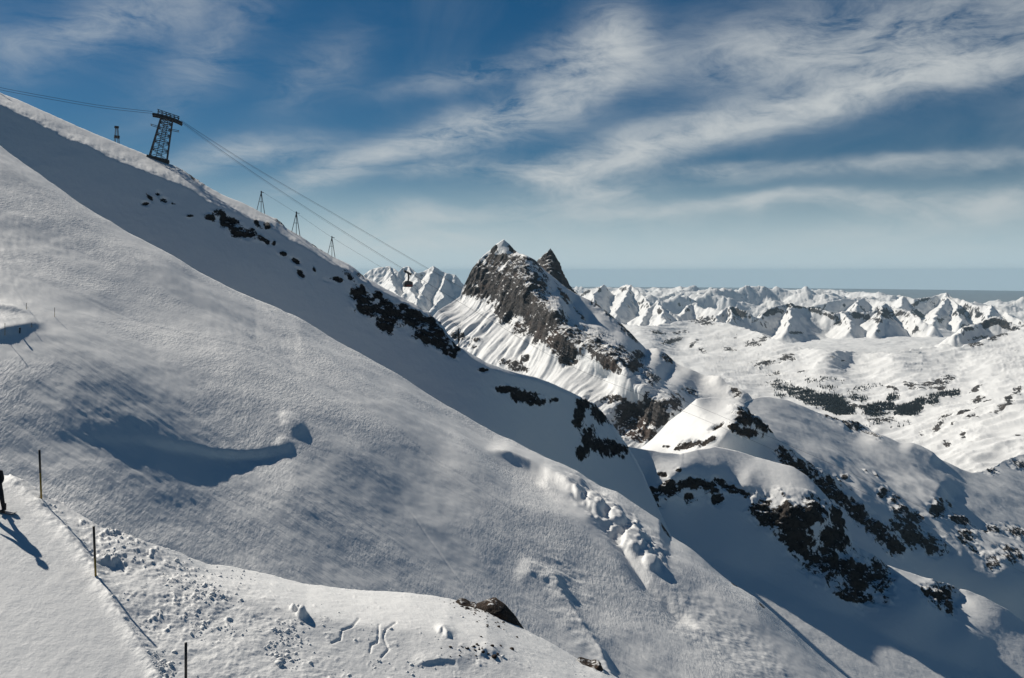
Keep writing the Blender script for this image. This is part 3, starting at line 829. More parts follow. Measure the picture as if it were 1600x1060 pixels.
valley_rocks = [(1195, 568, 18, 6, 0), (1228, 560, 16, 6, -15), (1236, 562, 8, 8, 0), (1178, 535, 18, 7, 0), (1192, 528, 14, 5, -30), (1140, 545, 14, 5, 5), (1085, 536, 12, 4, -30), (1098, 548, 10, 4, 20), (1185, 572, 10, 4, 0), (1212, 580, 8, 4, 0), (1255, 580, 14, 4, -20), (1200, 585, 10, 3, 0),
                (1060, 520, 14, 3, 0), (1090, 500, 30, 4, 5), (1105, 505, 18, 5, 5), (1050, 532, 20, 4, -10), (1030, 520, 18, 3, 0), (1150, 524, 6, 3, -50),
                (1425, 602, 18, 6, 10), (1460, 600, 30, 8, -12), (1480, 594, 20, 4, -12), (1470, 608, 10, 5, -30), (1395, 605, 14, 4, 10), (1525, 606, 14, 3, -25), (1440, 533, 44, 4, 4), (1480, 536, 30, 4, 5), (1525, 538, 14, 5, 0), (1560, 525, 18, 4, -10), (1550, 530, 10, 3, 0),
                (1525, 622, 18, 4, -20), (1590, 612, 14, 7, -30), (1575, 625, 9, 8, 0), (1570, 640, 22, 5, -25), (1545, 625, 14, 3, -10), (1510, 648, 24, 4, -12), (1480, 655, 14, 5, -20), (1465, 672, 14, 6, -40), (1520, 655, 16, 4, -12), (1490, 665, 8, 4, -20), (1440, 680, 8, 3, -10),
                (1505, 680, 6, 5, 0), (1480, 692, 8, 3, 0), (1500, 695, 6, 3, 0), (1590, 680, 8, 3, 0), (1210, 600, 22, 4, 0), (1240, 606, 20, 4, 10), (1350, 640, 30, 3, 10), (1390, 655, 20, 3, 5), (1380, 660, 24, 4, 0), (1300, 560, 6, 2, 0), (1320, 565, 6, 2, 0), (1330, 640, 10, 3, 0)]

far_layers = dict(
    cirque=dict(rocks=[(1155, 488, 20, 10, 35), (1205, 488, 22, 7, -5), (1235, 478, 20, 5, 5), (1275, 485, 20, 6, 20), (1300, 495, 14, 7, 30), (1340, 492, 16, 6, 10), (1355, 498, 14, 6, 30), (1385, 490, 20, 12, 10), (1410, 490, 14, 6, 20), (1435, 492, 14, 6, 30), (1245, 520, 14, 3, 0), (1370, 500, 12, 6, 0), (1310, 507, 12, 4, 0)]),
    pyramid=dict(rocks=[(1445, 468, 10, 4, -20), (1500, 488, 14, 5, -20), (1470, 500, 8, 3, -20), (1530, 492, 10, 5, 0), (1430, 475, 10, 3, -30)]),
    hump=dict(rocks=[(1512, 512, 14, 6, 10), (1548, 505, 24, 8, -20), (1570, 506, 14, 8, 30), (1590, 514, 16, 5, 20), (1530, 528, 18, 4, -10)]),
    crag=dict(rocks=[(915, 457, 10, 4, -30), (975, 452, 6, 3, -30), (936, 452, 5, 4, 40)]),
    spur=dict(rocks=[(1105, 498, 14, 4, 0), (1030, 485, 5, 5, 0), (1074, 484, 5, 5, 0)]),
)

B = lambda v, u0=-200, u1=1800: [(u0, v), (u1, v)]
terrain('snow_bench', bench_sil, [(-160, 1130), (1060, 1170)], bench_pts, M_bench, step=1.6, urange=(-70, 1040), disp=bench_disp, rim=bench_rim, skirt=(20, 0.75, 0.5), sil=(1.5, 18),
        label='groomed piste and broken snow bank in front of the big slope')
terrain('snow_slope', slope_sil3, [(-160, 1040), (100, 1050), (420, 1110), (720, 1120), (860, 1160), (1420, 1160)], slope_pts, M_slope, step=2.1, urange=(-70, 1400), disp=slope_disp, rim=slope_rim, post=slope_post,
        rock=terr_rock(slope_rocks, 5, 21), skirt=(14, 0.9, 0.25), sil=(1.2, 60), label='large windblown snow slope with a sunlit crest')
terrain('snow_ridge', ridge_sil3, [(-180, 330), (0, 330), (200, 450), (400, 560), (600, 650), (800, 770), (960, 880), (1080, 960)], ridge_pts, M_ridge, step=1.65, disp=ridge_disp, rim=ridge_rim,
        rock=ridge_rock, sil=(1.5, 30), skirt=(14, 0.6, 0.35), label='shaded snow ridge with black outcrops carrying the cableway')
terrain('snow_dome', dome_sil, [(960, 760), (1100, 760), (1200, 800), (1300, 900), (1440, 960)], dome_pts, M_mid, step=1.2, disp=gen_disp(2.5, 130, 0.7, 25, 6, 28, 71, False), rock=terr_rock(dome_rocks, 13, 72),
        sil=(1.5, 30), skirt=(14, 0.6, 0.2), label='white sunlit dome with a dark rocky side below the peak')
terrain('snow_saddle', shelf_sil3, [(900, 900), (1000, 960), (1200, 1040), (1330, 1120), (1760, 1150)], shelf_pts, M_mid, step=1.55, urange=(900, 1690), disp=shelf_disp, post=shelf_post, rock=terr_rock(shelf_rocks, 12, 55),
        sil=(1.5, 30), skirt=(14, 0.6, 0.15), label='snow saddle above dark cliffs and a shaded basin')
terrain('snow_shoulder', shoulder_sil, [(1080, 760), (1250, 860), (1400, 950), (1500, 980), (1600, 1040), (1780, 1080)], shoulder_pts, M_east, step=1.6, urange=(1080, 1690), disp=shoulder_disp, rock=terr_rock(shoulder_rocks, 22, 66),
        sil=(1.5, 30), skirt=(14, 0.6, 0.2), label='rolling snow shoulder above broken cliffs')
terrain('mountain', peak_sil, [(600, 610), (700, 640), (850, 700), (950, 740), (1060, 740), (1100, 730), (1240, 740)], peak_pts, M_peak, step=1.2, disp=peak_disp, fade=7, rock=terr_rock(peak_rocks, 45, 47, off=0.06),
        sil=(3.0, 22), skirt=(14, 0.9, 0.2), label='rocky peak with a snow cap and fluted snow below')
terrain('mountain', horn_sil, [(800, 520), (930, 520)], [(850, 430, 3650), (870, 440, 3620), (890, 470, 3550), (840, 500, 3400), (900, 510, 3400), (862, 410, 3730)], M_peak, step=1.05,
        fade=4, disp=lambda U, V, P, Nn, R: (22 * ridge_net(P, 48, 6, 0.55, 81) + 5 * fbm(P * np.array([1, 1, 2.2]), 22, 4, 0.6, seed=82), 'n'), rock=terr_rock([(862, 420, 40, 40, 0), (880, 450, 40, 30, 0)], 40, 82, 0.9, 0.8, 0.02), sil=(4.5, 11), skirt=(14, 0.9, 0.2), label='dark rock horn behind the snow capped peak')
terrain('valley', valley_sil, [(880, 640), (1000, 660), (1150, 720), (1350, 760), (1780, 800)], valley_pts, M_far, step=1.5, urange=(880, 1690), disp=valley_disp, rock=terr_rock(valley_rocks, 60, 92, 1.7, scat=0.85, swl=150),
        sil=(1.5, 40), skirt=(10, 0.25, 0.15), label='wide sunlit snow valley with scattered rock bands')
# ---- the ranges beyond the valley: one height field over the ground plane, crests given as lines of (u, v, d)
RIDGES = [
    (1.0, [(890, 470, 15600), (905, 464, 15500), (918, 454, 15300), (932, 449, 15100), (941, 443, 15000), (950, 453, 15200), (958, 456, 15300), (970, 448, 15000), (980, 445, 14800), (987, 445, 14700), (1000, 456, 14300), (1010, 464, 14000), (1016, 476, 13600), (1030, 497, 13000)]),
    (0.9, [(987, 445, 14700), (975, 468, 13900), (962, 492, 13000)]), (0.8, [(941, 443, 15000), (930, 462, 14400), (915, 487, 13800)]),
    (0.7, [(1000, 507, 12200), (1018, 481, 12700), (1032, 469, 12900), (1046, 485, 12700), (1060, 502, 12300)]), (0.6, [(1032, 469, 12900), (1036, 502, 11800)]),
    (0.7, [(1056, 500, 12800), (1066, 486, 13000), (1076, 476, 13200), (1086, 472, 13300), (1096, 482, 13000), (1106, 480, 12800), (1122, 486, 12500), (1136, 500, 12200)]),
    (1.0, [(1105, 507, 11200), (1115, 492, 11400), (1128, 484, 11600), (1144, 478, 11700), (1152, 479, 11700), (1163, 485, 11600), (1172, 495, 11500), (1182, 497, 11600), (1193, 487, 11800), (1210, 480, 12000), (1225, 476, 12100), (1240, 473, 12200), (1262, 480, 12200),
           (1284, 484, 12100), (1300, 491, 11900), (1318, 486, 12000), (1340, 485, 12000), (1358, 487, 12000), (1372, 483, 12100), (1384, 473, 12200), (1398, 481, 12100), (1414, 482, 12000), (1430, 487, 11800), (1444, 497, 11500), (1458, 510, 11200)]),
    (0.4, [(1240, 473, 12200), (1238, 492, 11600), (1228, 512, 11000)]), (0.4, [(1144, 478, 11700), (1135, 500, 11100), (1120, 521, 10700)]), (0.4, [(1384, 473, 12200), (1375, 495, 11500), (1368, 517, 11000)]),
    (0.4, [(1318, 486, 12000), (1330, 500, 11500), (1326, 515, 11100)]),
    (1.6, [(1000, 470, 20500), (1030, 465, 21000), (1050, 458, 22000), (1066, 455, 22500), (1080, 462, 22200), (1094, 455, 22000), (1110, 463, 21800), (1130, 466, 21500), (1152, 471, 21000)]), (1.2, [(1066, 455, 22500), (1060, 470, 20600)]), (1.2, [(1094, 455, 22000), (1100, 472, 20000)]),
    (1.2, [(1262, 478, 17000), (1290, 471, 17000), (1320, 467, 17200), (1345, 464, 17400), (1372, 470, 17000), (1395, 471, 16600), (1411, 462, 16500), (1428, 467, 16300), (1445, 464, 16400), (1462, 462, 16500), (1480, 457, 16500), (1490, 463, 16300), (1503, 468, 16000), (1520, 475, 15600), (1540, 478, 15300),
           (1552, 476, 15200), (1562, 483, 15000), (1580, 494, 14500), (1605, 507, 14000)]),
    (1.0, [(1480, 457, 16500), (1470, 480, 15500), (1455, 502, 14500)]), (1.0, [(1480, 457, 16500), (1495, 485, 15300), (1502, 506, 14300)]), (0.9, [(1411, 462, 16500), (1400, 487, 15300)]), (0.9, [(1552, 476, 15200), (1546, 497, 14300)]), (0.8, [(1345, 464, 17400), (1338, 478, 16300)]),
    (1.4, [(1560, 482, 20500), (1585, 470, 20500), (1597, 463, 20500), (1612, 466, 20500), (1650, 472, 20500), (1720, 470, 20500)]),
    (0.5, [(1492, 522, 8900), (1502, 513, 9100), (1512, 507, 9300), (1530, 503, 9400), (1546, 495, 9450), (1560, 493, 9450), (1572, 502, 9350), (1590, 511, 9200), (1612, 508, 9100), (1660, 515, 9000)]),
]
GLACIER = [
    (1.3, [(480, 470, 15200), (540, 446, 15200), (568, 427, 15300), (580, 421, 15300), (592, 418, 15300), (605, 416, 15300), (614, 420, 15200), (622, 425, 15100), (629, 419, 15200), (638, 417, 15200), (643, 416, 15200), (650, 421, 15100), (657, 427, 15000), (664, 424, 15000), (675, 416, 15000), (684, 421, 14950),
           (694, 427, 14900), (702, 428, 14900), (710, 429, 14850), (715, 438, 14800), (720, 450, 14700), (728, 464, 14500), (760, 500, 14000)]),
    (1.0, [(606, 416, 15300), (612, 436, 14800), (620, 452, 14300)]), (1.0, [(643, 416, 15200), (650, 437, 14700), (640, 452, 14200), (650, 475, 13600)]), (1.0, [(675, 416, 15000), (664, 440, 14500), (655, 462, 14000)]),
    (1.0, [(694, 427, 14900), (690, 450, 14300), (680, 478, 13500)]), (0.8, [(620, 452, 14300), (630, 480, 13500)]),
]


def height_sheet(name, u0, u1, step, rows, ridges, floor, mat, seed, label, back=None, rocks=None, ice=0.0):
    uu = np.arange(u0, u1 + step, step)
    tx = (uu - CU) / F
    d = rows[:, None]
    X = tx[None] * d; Y = np.repeat(rows[:, None], len(uu), 1)
    P0 = np.stack([X, Y, X * 0], -1)
    wl = 620.0
    wx = 140 * fbm(P0, wl, 5, 0.55, seed=seed) + 40 * fbm(P0, 170, 3, 0.55, seed=seed + 3)
    wy = 140 * fbm(P0, wl, 5, 0.55, seed=seed + 1) + 40 * fbm(P0, 170, 3, 0.55, seed=seed + 4)
    X2, Y2 = X + wx, Y + wy
    fl = np.interp(Y, floor[0], floor[1])
    Z = fl + 42 * fbm(P0, 1500, 3, seed=seed + 7) + 30 * fbm(P0, 480, 4, seed=seed + 8) + 7 * ridge_net(P0, 130, 4, 0.55, seed + 9)
    near = np.full(X.shape, 1e9)
    if back is not None:
        Z = np.maximum(Z, back(P0, Y, X))
    for k, ln in ridges:
        k = k * 1.35
        pts = [world_pt(*p) for p in ln]
        zb = np.full(X.shape, -1e9)
        for a_, b_ in zip(pts[:-1], pts[1:]):
            ex, ey = b_.x - a_.x, b_.y - a_.y
            L2 = ex * ex + ey * ey
            # crest height follows the true line, flanks follow the warped ground
            t = np.clip(((X2 - a_.x) * ex + (Y2 - a_.y) * ey) / L2, 0, 1)
            r = np.hypot(X2 - (a_.x + t * ex), Y2 - (a_.y + t * ey))
            top = a_.z + (b_.z - a_.z) * t
            rr = r / k
            z_ = top - k * (360 * (1 - np.exp(-rr / 360.0)) + 0.22 * rr)
            zb = np.maximum(zb, z_)
            near = np.minimum(near, r)
        Z = np.maximum(Z, zb)
    det = ridge_net(P0, 560, 7, 0.50, seed + 11)
    relief = sstep(0, 160, Z - fl)
    Z = Z + det * 100 * relief * (0.12 + 0.88 * sstep(20, 260, near)) + 10 * ridge_net(P0, 90, 4, 0.55, seed + 12) * relief
    P = np.stack([X, Y, Z], -1)
    gu = np.gradient(P, axis=1); gv = np.gradient(P, axis=0)
    N_ = np.cross(gu, gv); N_ /= np.linalg.norm(N_, axis=-1, keepdims=True) + 1e-9
    nz = np.abs(N_[..., 2])
    pu, pv = X / Y * F + CU, -Z / Y * F + CV
    R = sstep(0.66, 0.46, nz + 0.25 * fbm(P0, 240, 4, 0.6, seed=seed + 14)) * (0.75 - ice)
    if rocks:
        e = rock_field(pu, pv, rocks)
        R = np.maximum(R, np.clip(0.45 + e + 1.3 * fbm(P, 120, 5, 0.65, seed=seed + 15), 0, 1) * sstep(-0.6, -0.1, e) * sstep(0.99, 0.86, nz))
    n, m = X.shape
    co = P.reshape(-1, 3).astype(np.float32)
    idx = np.arange(n * m).reshape(n, m)
    quads = np.stack([idx[:-1, :-1], idx[:-1, 1:], idx[1:, 1:], idx[1:, :-1]], -1).reshape(-1, 4)
    me = bpy.data.meshes.new(name)
    me.vertices.add(len(co)); me.vertices.foreach_set('co', co.ravel())
    me.loops.add(quads.size); me.loops.foreach_set('vertex_index', quads.ravel().astype(np.int32))
    me.polygons.add(len(quads))
    me.polygons.foreach_set('loop_start', np.arange(0, quads.size, 4, dtype=np.int32))
    me.polygons.foreach_set('use_smooth', np.ones(len(quads), bool))
    at = me.attributes.new('rock', 'FLOAT', 'POINT'); at.data.foreach_set('value', R.ravel().astype(np.float32))
    me.update(); me.validate(); me.materials.append(mat)
    o = bpy.data.objects.new(name, me); C.objects.link(o)
    o['kind'] = 'structure'; o['label'] = label
    SHEETS[name] = (P, pu, pv)
    print(name, len(co), Z.min(), Z.max())


def far_back(P0, Y, X):
    """the crowd of small peaks that runs out to the horizon"""
    n = ridge_net(P0, 4600, 8, 0.46, 201)
    n2 = ridge_net(P0, 1500, 7, 0.5, 203)
    u = X / Y * F + CU
    lvl = np.interp(u, [880, 1000, 1180, 1290, 1380, 1450, 1540, 1600, 1720], [28, 29, 30, 32, 40, 46, 52, 46, 44])
    top = -(lvl / F) * Y
    base = -1150.0
    h = np.clip(0.74 + 0.80 * n + 0.36 * n2, 0.0, 1.15)
    env = sstep(15500, 19500, Y)
    return base + (top - base) * h * env - (1 - env) * 400


CR = [q for k_ in ('cirque', 'pyramid', 'hump', 'crag', 'spur') for q in far_layers[k_]['rocks']]
FLOOR = ([8000, 9000, 10000, 11000, 13000, 17000, 45000], [-1000, -880, -765, -735, -820, -980, -1300])
height_sheet('mountain_range', 870, 1680, 1.45, 8300 * (17500 / 8300) ** np.linspace(0, 1, 390), RIDGES, FLOOR, M_far, 210, 'snow mountains ringing shaded bowls beyond the white valley', None, CR)
height_sheet('mountain_range', 870, 1680, 1.5, 17400 * (42500 / 17400) ** np.linspace(0, 1, 220), RIDGES, FLOOR, M_range, 220, 'crowd of small hazy peaks out to the horizon', far_back, None)
height_sheet('mountain_range', 520, 760, 1.2, 13000 * (15800 / 13000) ** np.linspace(0, 1, 320), GLACIER, ([12000, 16000], [-1000, -600]), M_range, 230, 'blue glacier peaks behind the cable car', None, None, 0.35)


# far lowland out to the horizon
def simple_mesh(name, verts, faces, mat, parent=None):
    me = bpy.data.meshes.new(name)
    me.from_pydata(verts, [], faces)
    me.update()
    me.materials.append(mat)
    o = bpy.data.objects.new(name, me)
    C.objects.link(o)
    if parent:
        o.parent = parent
    return o


flat_land = bpy.data.materials.new('snowless_lowland'); flat_land.use_nodes = True
_n = flat_land.node_tree.nodes; _l = flat_land.node_tree.links
_t = _n.new('ShaderNodeTexCoord'); _z = _n.new('ShaderNodeTexNoise'); _z.inputs['Scale'].default_value = 0.0006; _z.inputs['Detail'].default_value = 8
_m = _n.new('ShaderNodeMix'); _m.data_type = 'RGBA'
_m.inputs[6].default_value = (0.10, 0.13, 0.15, 1); _m.inputs[7].default_value = (0.17, 0.20, 0.22, 1)
_l.new(_t.outputs['Object'], _z.inputs['Vector']); _l.new(_z.outputs['Fac'], _m.inputs[0]); _l.new(_m.outputs[2], _n['Principled BSDF'].inputs['Base Color'])
_n['Principled BSDF'].inputs['Roughness'].default_value = 0.9
nseg = 96
vs = [(0, 0, -1050)] + [(45000 * math.cos(2 * math.pi * i / nseg), 70000 * math.sin(2 * math.pi * i / nseg), -1050) for i in range(nseg)]
g = simple_mesh('ground', vs, [(0, i + 1, (i + 1) % nseg + 1) for i in range(nseg)], flat_land)
g['kind'] = 'structure'; g['label'] = 'far lowland under haze out to the horizon'

# ------------------------------------------------------------------ things
def flat_mat(name, col, rough=0.6, metal=0.0, grain=0.25, scale=3.0):
    m = bpy.data.materials.new(name); m.use_nodes = True
    nt = m.node_tree; N, L = nt.nodes, nt.links
    bs = N['Principled BSDF']
    bs.inputs['Roughness'].default_value = rough; bs.inputs['Metallic'].default_value = metal
    tc = N.new('ShaderNodeTexCoord'); n = N.new('ShaderNodeTexNoise')
    n.inputs['Scale'].default_value = scale; n.inputs['Detail'].default_value = 5
    L.new(tc.outputs['Object'], n.inputs['Vector'])
    mx = N.new('ShaderNodeMix'); mx.data_type = 'RGBA'
    L.new(n.outputs['Fac'], mx.inputs[0])
    mx.inputs[6].default_value = (*[c * (1 - grain) for c in col], 1)
    mx.inputs[7].default_value = (*[min(1, c * (1 + grain)) for c in col], 1)
    L.new(mx.outputs[2], bs.inputs['Base Color'])
    return m


M_steel = flat_mat('weathered_steel', (0.055, 0.058, 0.065), 0.55, 0.2, 0.35, 0.8)
M_dark = flat_mat('dark_steel', (0.018, 0.019, 0.022), 0.5, 0.2, 0.3, 1.0)
M_conc = flat_mat('old_concrete', (0.07, 0.062, 0.056), 0.85, 0, 0.35, 0.5)
M_black = flat_mat('black_paint', (0.010, 0.010, 0.012), 0.5, 0, 0.3, 6)
M_yellow = flat_mat('yellow_paint', (0.30, 0.19, 0.025), 0.5, 0, 0.25, 6)
M_rope = flat_mat('steel_rope', (0.03, 0.032, 0.036), 0.5, 0.4, 0.2, 2)
M_cabin = flat_mat('dark_cabin_paint', (0.020, 0.014, 0.013), 0.35, 0, 0.2, 1)
M_red = flat_mat('red_cabin_band', (0.16, 0.018, 0.016), 0.35, 0, 0.2, 1)
M_glass = flat_mat('dark_window_glass', (0.03, 0.034, 0.04), 0.1, 0.0, 0.1, 1)
M_cloth = flat_mat('dark_ski_clothes', (0.012, 0.012, 0.015), 0.8, 0, 0.4, 14)
M_skin = flat_mat('skin', (0.42, 0.26, 0.19), 0.6, 0, 0.1, 20)
M_board = flat_mat('board_lacquer', (0.02, 0.02, 0.03), 0.3, 0, 0.3, 5)


def bm_obj(name, bm, mat, parent=None, smooth=False):
    bmesh.ops.recalc_face_normals(bm, faces=bm.faces)
    me = bpy.data.meshes.new(name)
    bm.to_mesh(me); bm.free()
    me.materials.append(mat)
    if smooth:
        me.polygons.foreach_set('use_smooth', [True] * len(me.polygons))
    o = bpy.data.objects.new(name, me)
    C.objects.link(o)
    if parent:
        o.parent = parent
    return o


def bar(bm, a, b, w, h=None, sides=4):
    a, b = Vector(a), Vector(b)
    d = (b - a)
    q = d.to_track_quat('Z', 'Y').to_matrix()
    h = h or w
    if sides == 4:
        offs = [(-w / 2, -h / 2), (w / 2, -h / 2), (w / 2, h / 2), (-w / 2, h / 2)]
    else:
        offs = [(w / 2 * math.cos(2 * math.pi * i / sides), h / 2 * math.sin(2 * math.pi * i / sides)) for i in range(sides)]
    r0 = [bm.verts.new(a + q @ Vector((x, y, 0))) for x, y in offs]
    r1 = [bm.verts.new(b + q @ Vector((x, y, 0))) for x, y in offs]
    n = len(offs)
    for i in range(n):
        bm.faces.new((r0[i], r0[(i + 1) % n], r1[(i + 1) % n], r1[i]))
    bm.faces.new(r0[::-1]); bm.faces.new(r1)


def bar_obj(name, a, b, w, mat, parent, h=None, sides=4):
    bm = bmesh.new(); bar(bm, a, b, w, h, sides)
    return bm_obj(name, bm, mat, parent, sides > 4)


def empty(name, loc, label, cat, group=None, rot=(0, 0, 0)):
    o = bpy.data.objects.new(name, None)
    o.location = loc; o.rotation_euler = rot
    C.objects.link(o)
    o['label'] = label; o['category'] = cat
    if group:
        o['group'] = group
    return o


def tag(o, label, cat, group=None):
    o['label'] = label; o['category'] = cat
    if group:
        o['group'] = group
    return o


def copy_tree(o, parent=None):
    c = o.copy(); C.objects.link(c); c.parent = parent
    for ch in list(o.children):
        copy_tree(ch, c)
    return c


# the lattice tower on the ridge
TB = depth_at('snow_ridge', 246, 251)
tower = empty('cable_car_tower', TB + Vector((0, 0, 0)), 'tall steel lattice cable car tower leaning on its concrete base on the ridge', 'tower', rot=(0, math.radians(11.5), math.radians(18)))
HT, B0, B1 = 27.0, 5.6, 3.7


def corner(i, k):
    hw = B0 + (B1 - B0) * k
    sx, sy = [(-1, -1), (1, -1), (1, 1), (-1, 1)][i % 4]
    return Vector((sx * hw, sy * hw, 1.0 + HT * k))


for i in range(4):
    bar_obj('leg', corner(i, -0.02), corner(i, 1), 0.62, M_steel, tower)
lv = [0.0, 0.22, 0.42, 0.60, 0.76, 0.90, 1.0]
for a_, b_ in zip(lv[:-1], lv[1:]):
    for i in range(4):
        bar_obj('brace', corner(i, a_), corner(i + 1, b_), 0.34, M_steel, tower)
        bar_obj('brace', corner(i + 1, a_), corner(i, b_), 0.34, M_steel, tower)
        bar_obj('crossbar', corner(i, b_), corner(i + 1, b_), 0.40, M_steel, tower)
bm = bmesh.new()
bar(bm, (-1.6, 0, 1), (-1.1, 0, HT), 0.35); bar(bm, (1.6, 0, 1), (1.1, 0, HT), 0.35)
for k in range(18):
    z_ = 2 + k * 1.4
    bar(bm, (-1.55, 0, z_), (1.55, 0, z_), 0.16)
bm_obj('ladder', bm, M_steel, tower)
bm = bmesh.new()      # plinth, sunk into the slope
vs_ = [(-7.2, -6.2, 1.6), (7.2, -6.2, 1.2), (7.2, 6.2, 1.2), (-7.2, 6.2, 1.6), (-7.6, -6.8, -3.0), (7.4, -6.8, -7.5), (7.4, 6.8, -7.5), (-7.6, 6.8, -3.0)]
bv_ = [bm.verts.new(v) for v in vs_]
for f_ in [(0, 1, 2, 3), (7, 6, 5, 4), (0, 4, 5, 1), (1, 5, 6, 2), (2, 6, 7, 3), (3, 7, 4, 0)]:
    bm.faces.new([bv_[i] for i in f_])
bm_obj('foundation', bm, M_conc, tower)
for sy in (-3.9, 3.9):      # curved rope saddles
    bm = bmesh.new()
    pts_ = [Vector((x, sy, HT + 2.0 - 0.012 * x * x * (1.0 if x > 0 else 0.55) - 0.04 * x)) for x in np.linspace(-9.3, 10.2, 12)]
    for p, q in zip(pts_[:-1], pts_[1:]):
        bar(bm, p, q, 0.9, 1.7)
    bm_obj('saddle', bm, M_dark, tower)
for x in (-3.7, 0, 3.7):
    bar_obj('crosshead', (x, -5.6, HT + 1.1), (x, 5.6, HT + 1.1), 0.8, M_dark, tower)
fr = bmesh.new()
for sy in (-3.9, 3.9):
    xs_ = np.linspace(-6.2, 7.2, 6)
    for x in xs_:
        bar(fr, (x, sy, HT + 2.2 - 0.05 * x), (x, sy, HT + 5.0 - 0.10 * x), 0.3)
    for x, y in zip(xs_[:-1], xs_[1:]):
        bar(fr, (x, sy, HT + 2.4 - 0.05 * x), (y, sy, HT + 5.0 - 0.10 * y), 0.28)
    bar(fr, (-7.0, sy, HT + 5.0 + 0.70), (7.6, sy, HT + 5.0 - 0.76), 0.42)
for x in (-6.2, 0.5, 7.2):
    bar(fr, (x, -3.9, HT + 5.0 - 0.10 * x), (x, 3.9, HT + 5.0 - 0.10 * x), 0.3)
bm_obj('gantry', fr, M_dark, tower)
for sx in (-1, 1):
    bm = bmesh.new()
    bar(bm, (sx * 3.4, -3.6, HT - 5.2), (sx * 9.2, -3.6, HT - 5.2 + 0.3), 0.36)
    bar(bm, (sx * 3.4, 3.6, HT - 5.2), (sx * 9.2, 3.6, HT - 5.2 + 0.3), 0.36)
    bar(bm, (sx * 8.6, -3.6, HT - 5.0), (sx * 8.6, 3.6, HT - 5.0), 0.3)
    bm_obj('work_platform', bm, M_steel, tower)

# three legged masts along the ridge
def make_mast(loc, h, label):
    t = empty('lift_mast', loc, label, 'lift mast', 'three legged masts along the skyline')
    ap = Vector((0, 0, h))
    for p in ((-0.26, -0.02), (0.02, -0.12), (0.15, 0.10)):
        bar_obj('leg', (p[0] * h, p[1] * h, -1.5), ap, 0.34, M_steel, t)
    bm = bmesh.new()
    k = 0.52
    P3 = [Vector((x * h * (1 - k), y * h * (1 - k), h * k)) for x, y in ((-0.26, -0.02), (0.02, -0.12), (0.15, 0.10))]
    for i in range(3):
        bar(bm, P3[i], P3[(i + 1) % 3], 0.26)
    bm_obj('crossbar', bm, M_steel, t)
    bar_obj('mast_head', (0, 0, h * 0.80), (0, 0, h * 1.05), 0.62, M_dark, t)
    bar_obj('rope_arm', (-0.4, 0, h * 1.0), (1.9, 0, h * 0.96), 0.36, M_dark, t)
    return t


masts = []
for (u, v, vt, lab) in [(408, 331, 299, 'highest three legged steel mast, nearest the lattice tower'), (463, 366, 332, 'middle three legged steel mast of the three on the skyline'), (519, 400, 370, 'lowest three legged steel mast, nearest the hanging cabin')]:
    p = depth_at('snow_ridge', u, v)
    hh = (v - vt) / F * p.y
    if not masts:
        proto = make_mast(p, hh, lab); masts.append(proto)
    else:
        m_ = copy_tree(proto); m_.location = p; m_.scale = (hh / ((331 - 299) / F * masts[0].location.y),) * 3
        m_['label'] = lab; masts.append(m_)


# small framed mast behind the crest and the one on the picture's left border
def make_frame_mast(loc, h, label):
    t = empty('frame_mast', loc, label, 'mast', 'framed masts behind the snow crest')
    for sx in (-1, 1):
        for sy in (-1, 1):
            bar_obj('leg', (sx * h * 0.14, sy * h * 0.12, -3), (sx * h * 0.055, sy * h * 0.06, h), 0.32, M_steel, t)
    bar_obj('mast_head', (-h * 0.13, 0, h + 0.3), (h * 0.12, 0, h), 0.9, M_dark, t, 1.6)
    bar_obj('platform', (-h * 0.16, 0, h * 0.42), (h * 0.18, 0, h * 0.38), 0.6, M_dark, t, 2.0)
    return t


p = depth_at('snow_ridge', 182, 223); p = p * 1.03
fm = make_frame_mast(p + Vector((0, 0, -0.5)), 25 / F * p.y, 'small framed mast poking up behind the snow crest, uphill of the lattice tower')
f2 = copy_tree(fm); p2 = depth_at('snow_ridge', -4, 145) * 1.01; f2.location = p2; f2.scale = (0.7,) * 3
f2['label'] = 'dark mast cut off by the left border of the photo'

# mast on the black outcrop
p = depth_at('snow_ridge', 718, 541)
lm = empty('lattice_mast', p, 'thin dark mast standing below the black outcrop in front of the flutes', 'mast')
hh = 28 / F * p.y
for x, y in ((-0.35, -0.35), (0.35, -0.35), (0, 0.4)):
    bar_obj('leg', (x, y, -1), (x * 0.6, y * 0.6, hh), 0.2, M_dark, lm)
bar_obj('mast_head', (-0.3, 0, hh - 0.2), (1.6, 0, hh - 0.4), 0.35, M_dark, lm)


# ropes
def rope(name, pts, r, label, group):
    pts = [world_pt(*p) for p in pts]
    # smooth curve through the points
    out = []
    for i in range(len(pts) - 1):
        p0 = pts[max(i - 1, 0)]; p1 = pts[i]; p2 = pts[i + 1]; p3 = pts[min(i + 2, len(pts) - 1)]
        for k in range(8):
            t = k / 8
            out.append(0.5 * ((2 * p1) + (p2 - p0) * t + (2 * p0 - 5 * p1 + 4 * p2 - p3) * t * t + (3 * p1 - p0 - 3 * p2 + p3) * t ** 3))
    out.append(pts[-1])
    bm = bmesh.new()
    rings = []
    for i, c in enumerate(out):
        d = (out[min(i + 1, len(out) - 1)] - out[max(i - 1, 0)]).normalized()
        q = d.to_track_quat('Z', 'Y').to_matrix()
        rings.append([bm.verts.new(c + q @ Vector((r * math.cos(2 * math.pi * j / 5), r * math.sin(2 * math.pi * j / 5), 0))) for j in range(5)])
    for a_, b_ in zip(rings[:-1], rings[1:]):
        for j in range(5):
            bm.faces.new((a_[j], a_[(j + 1) % 5], b_[(j + 1) % 5], b_[j]))
    return tag(bm_obj(name, bm, M_rope, None, True), label, 'rope', group)


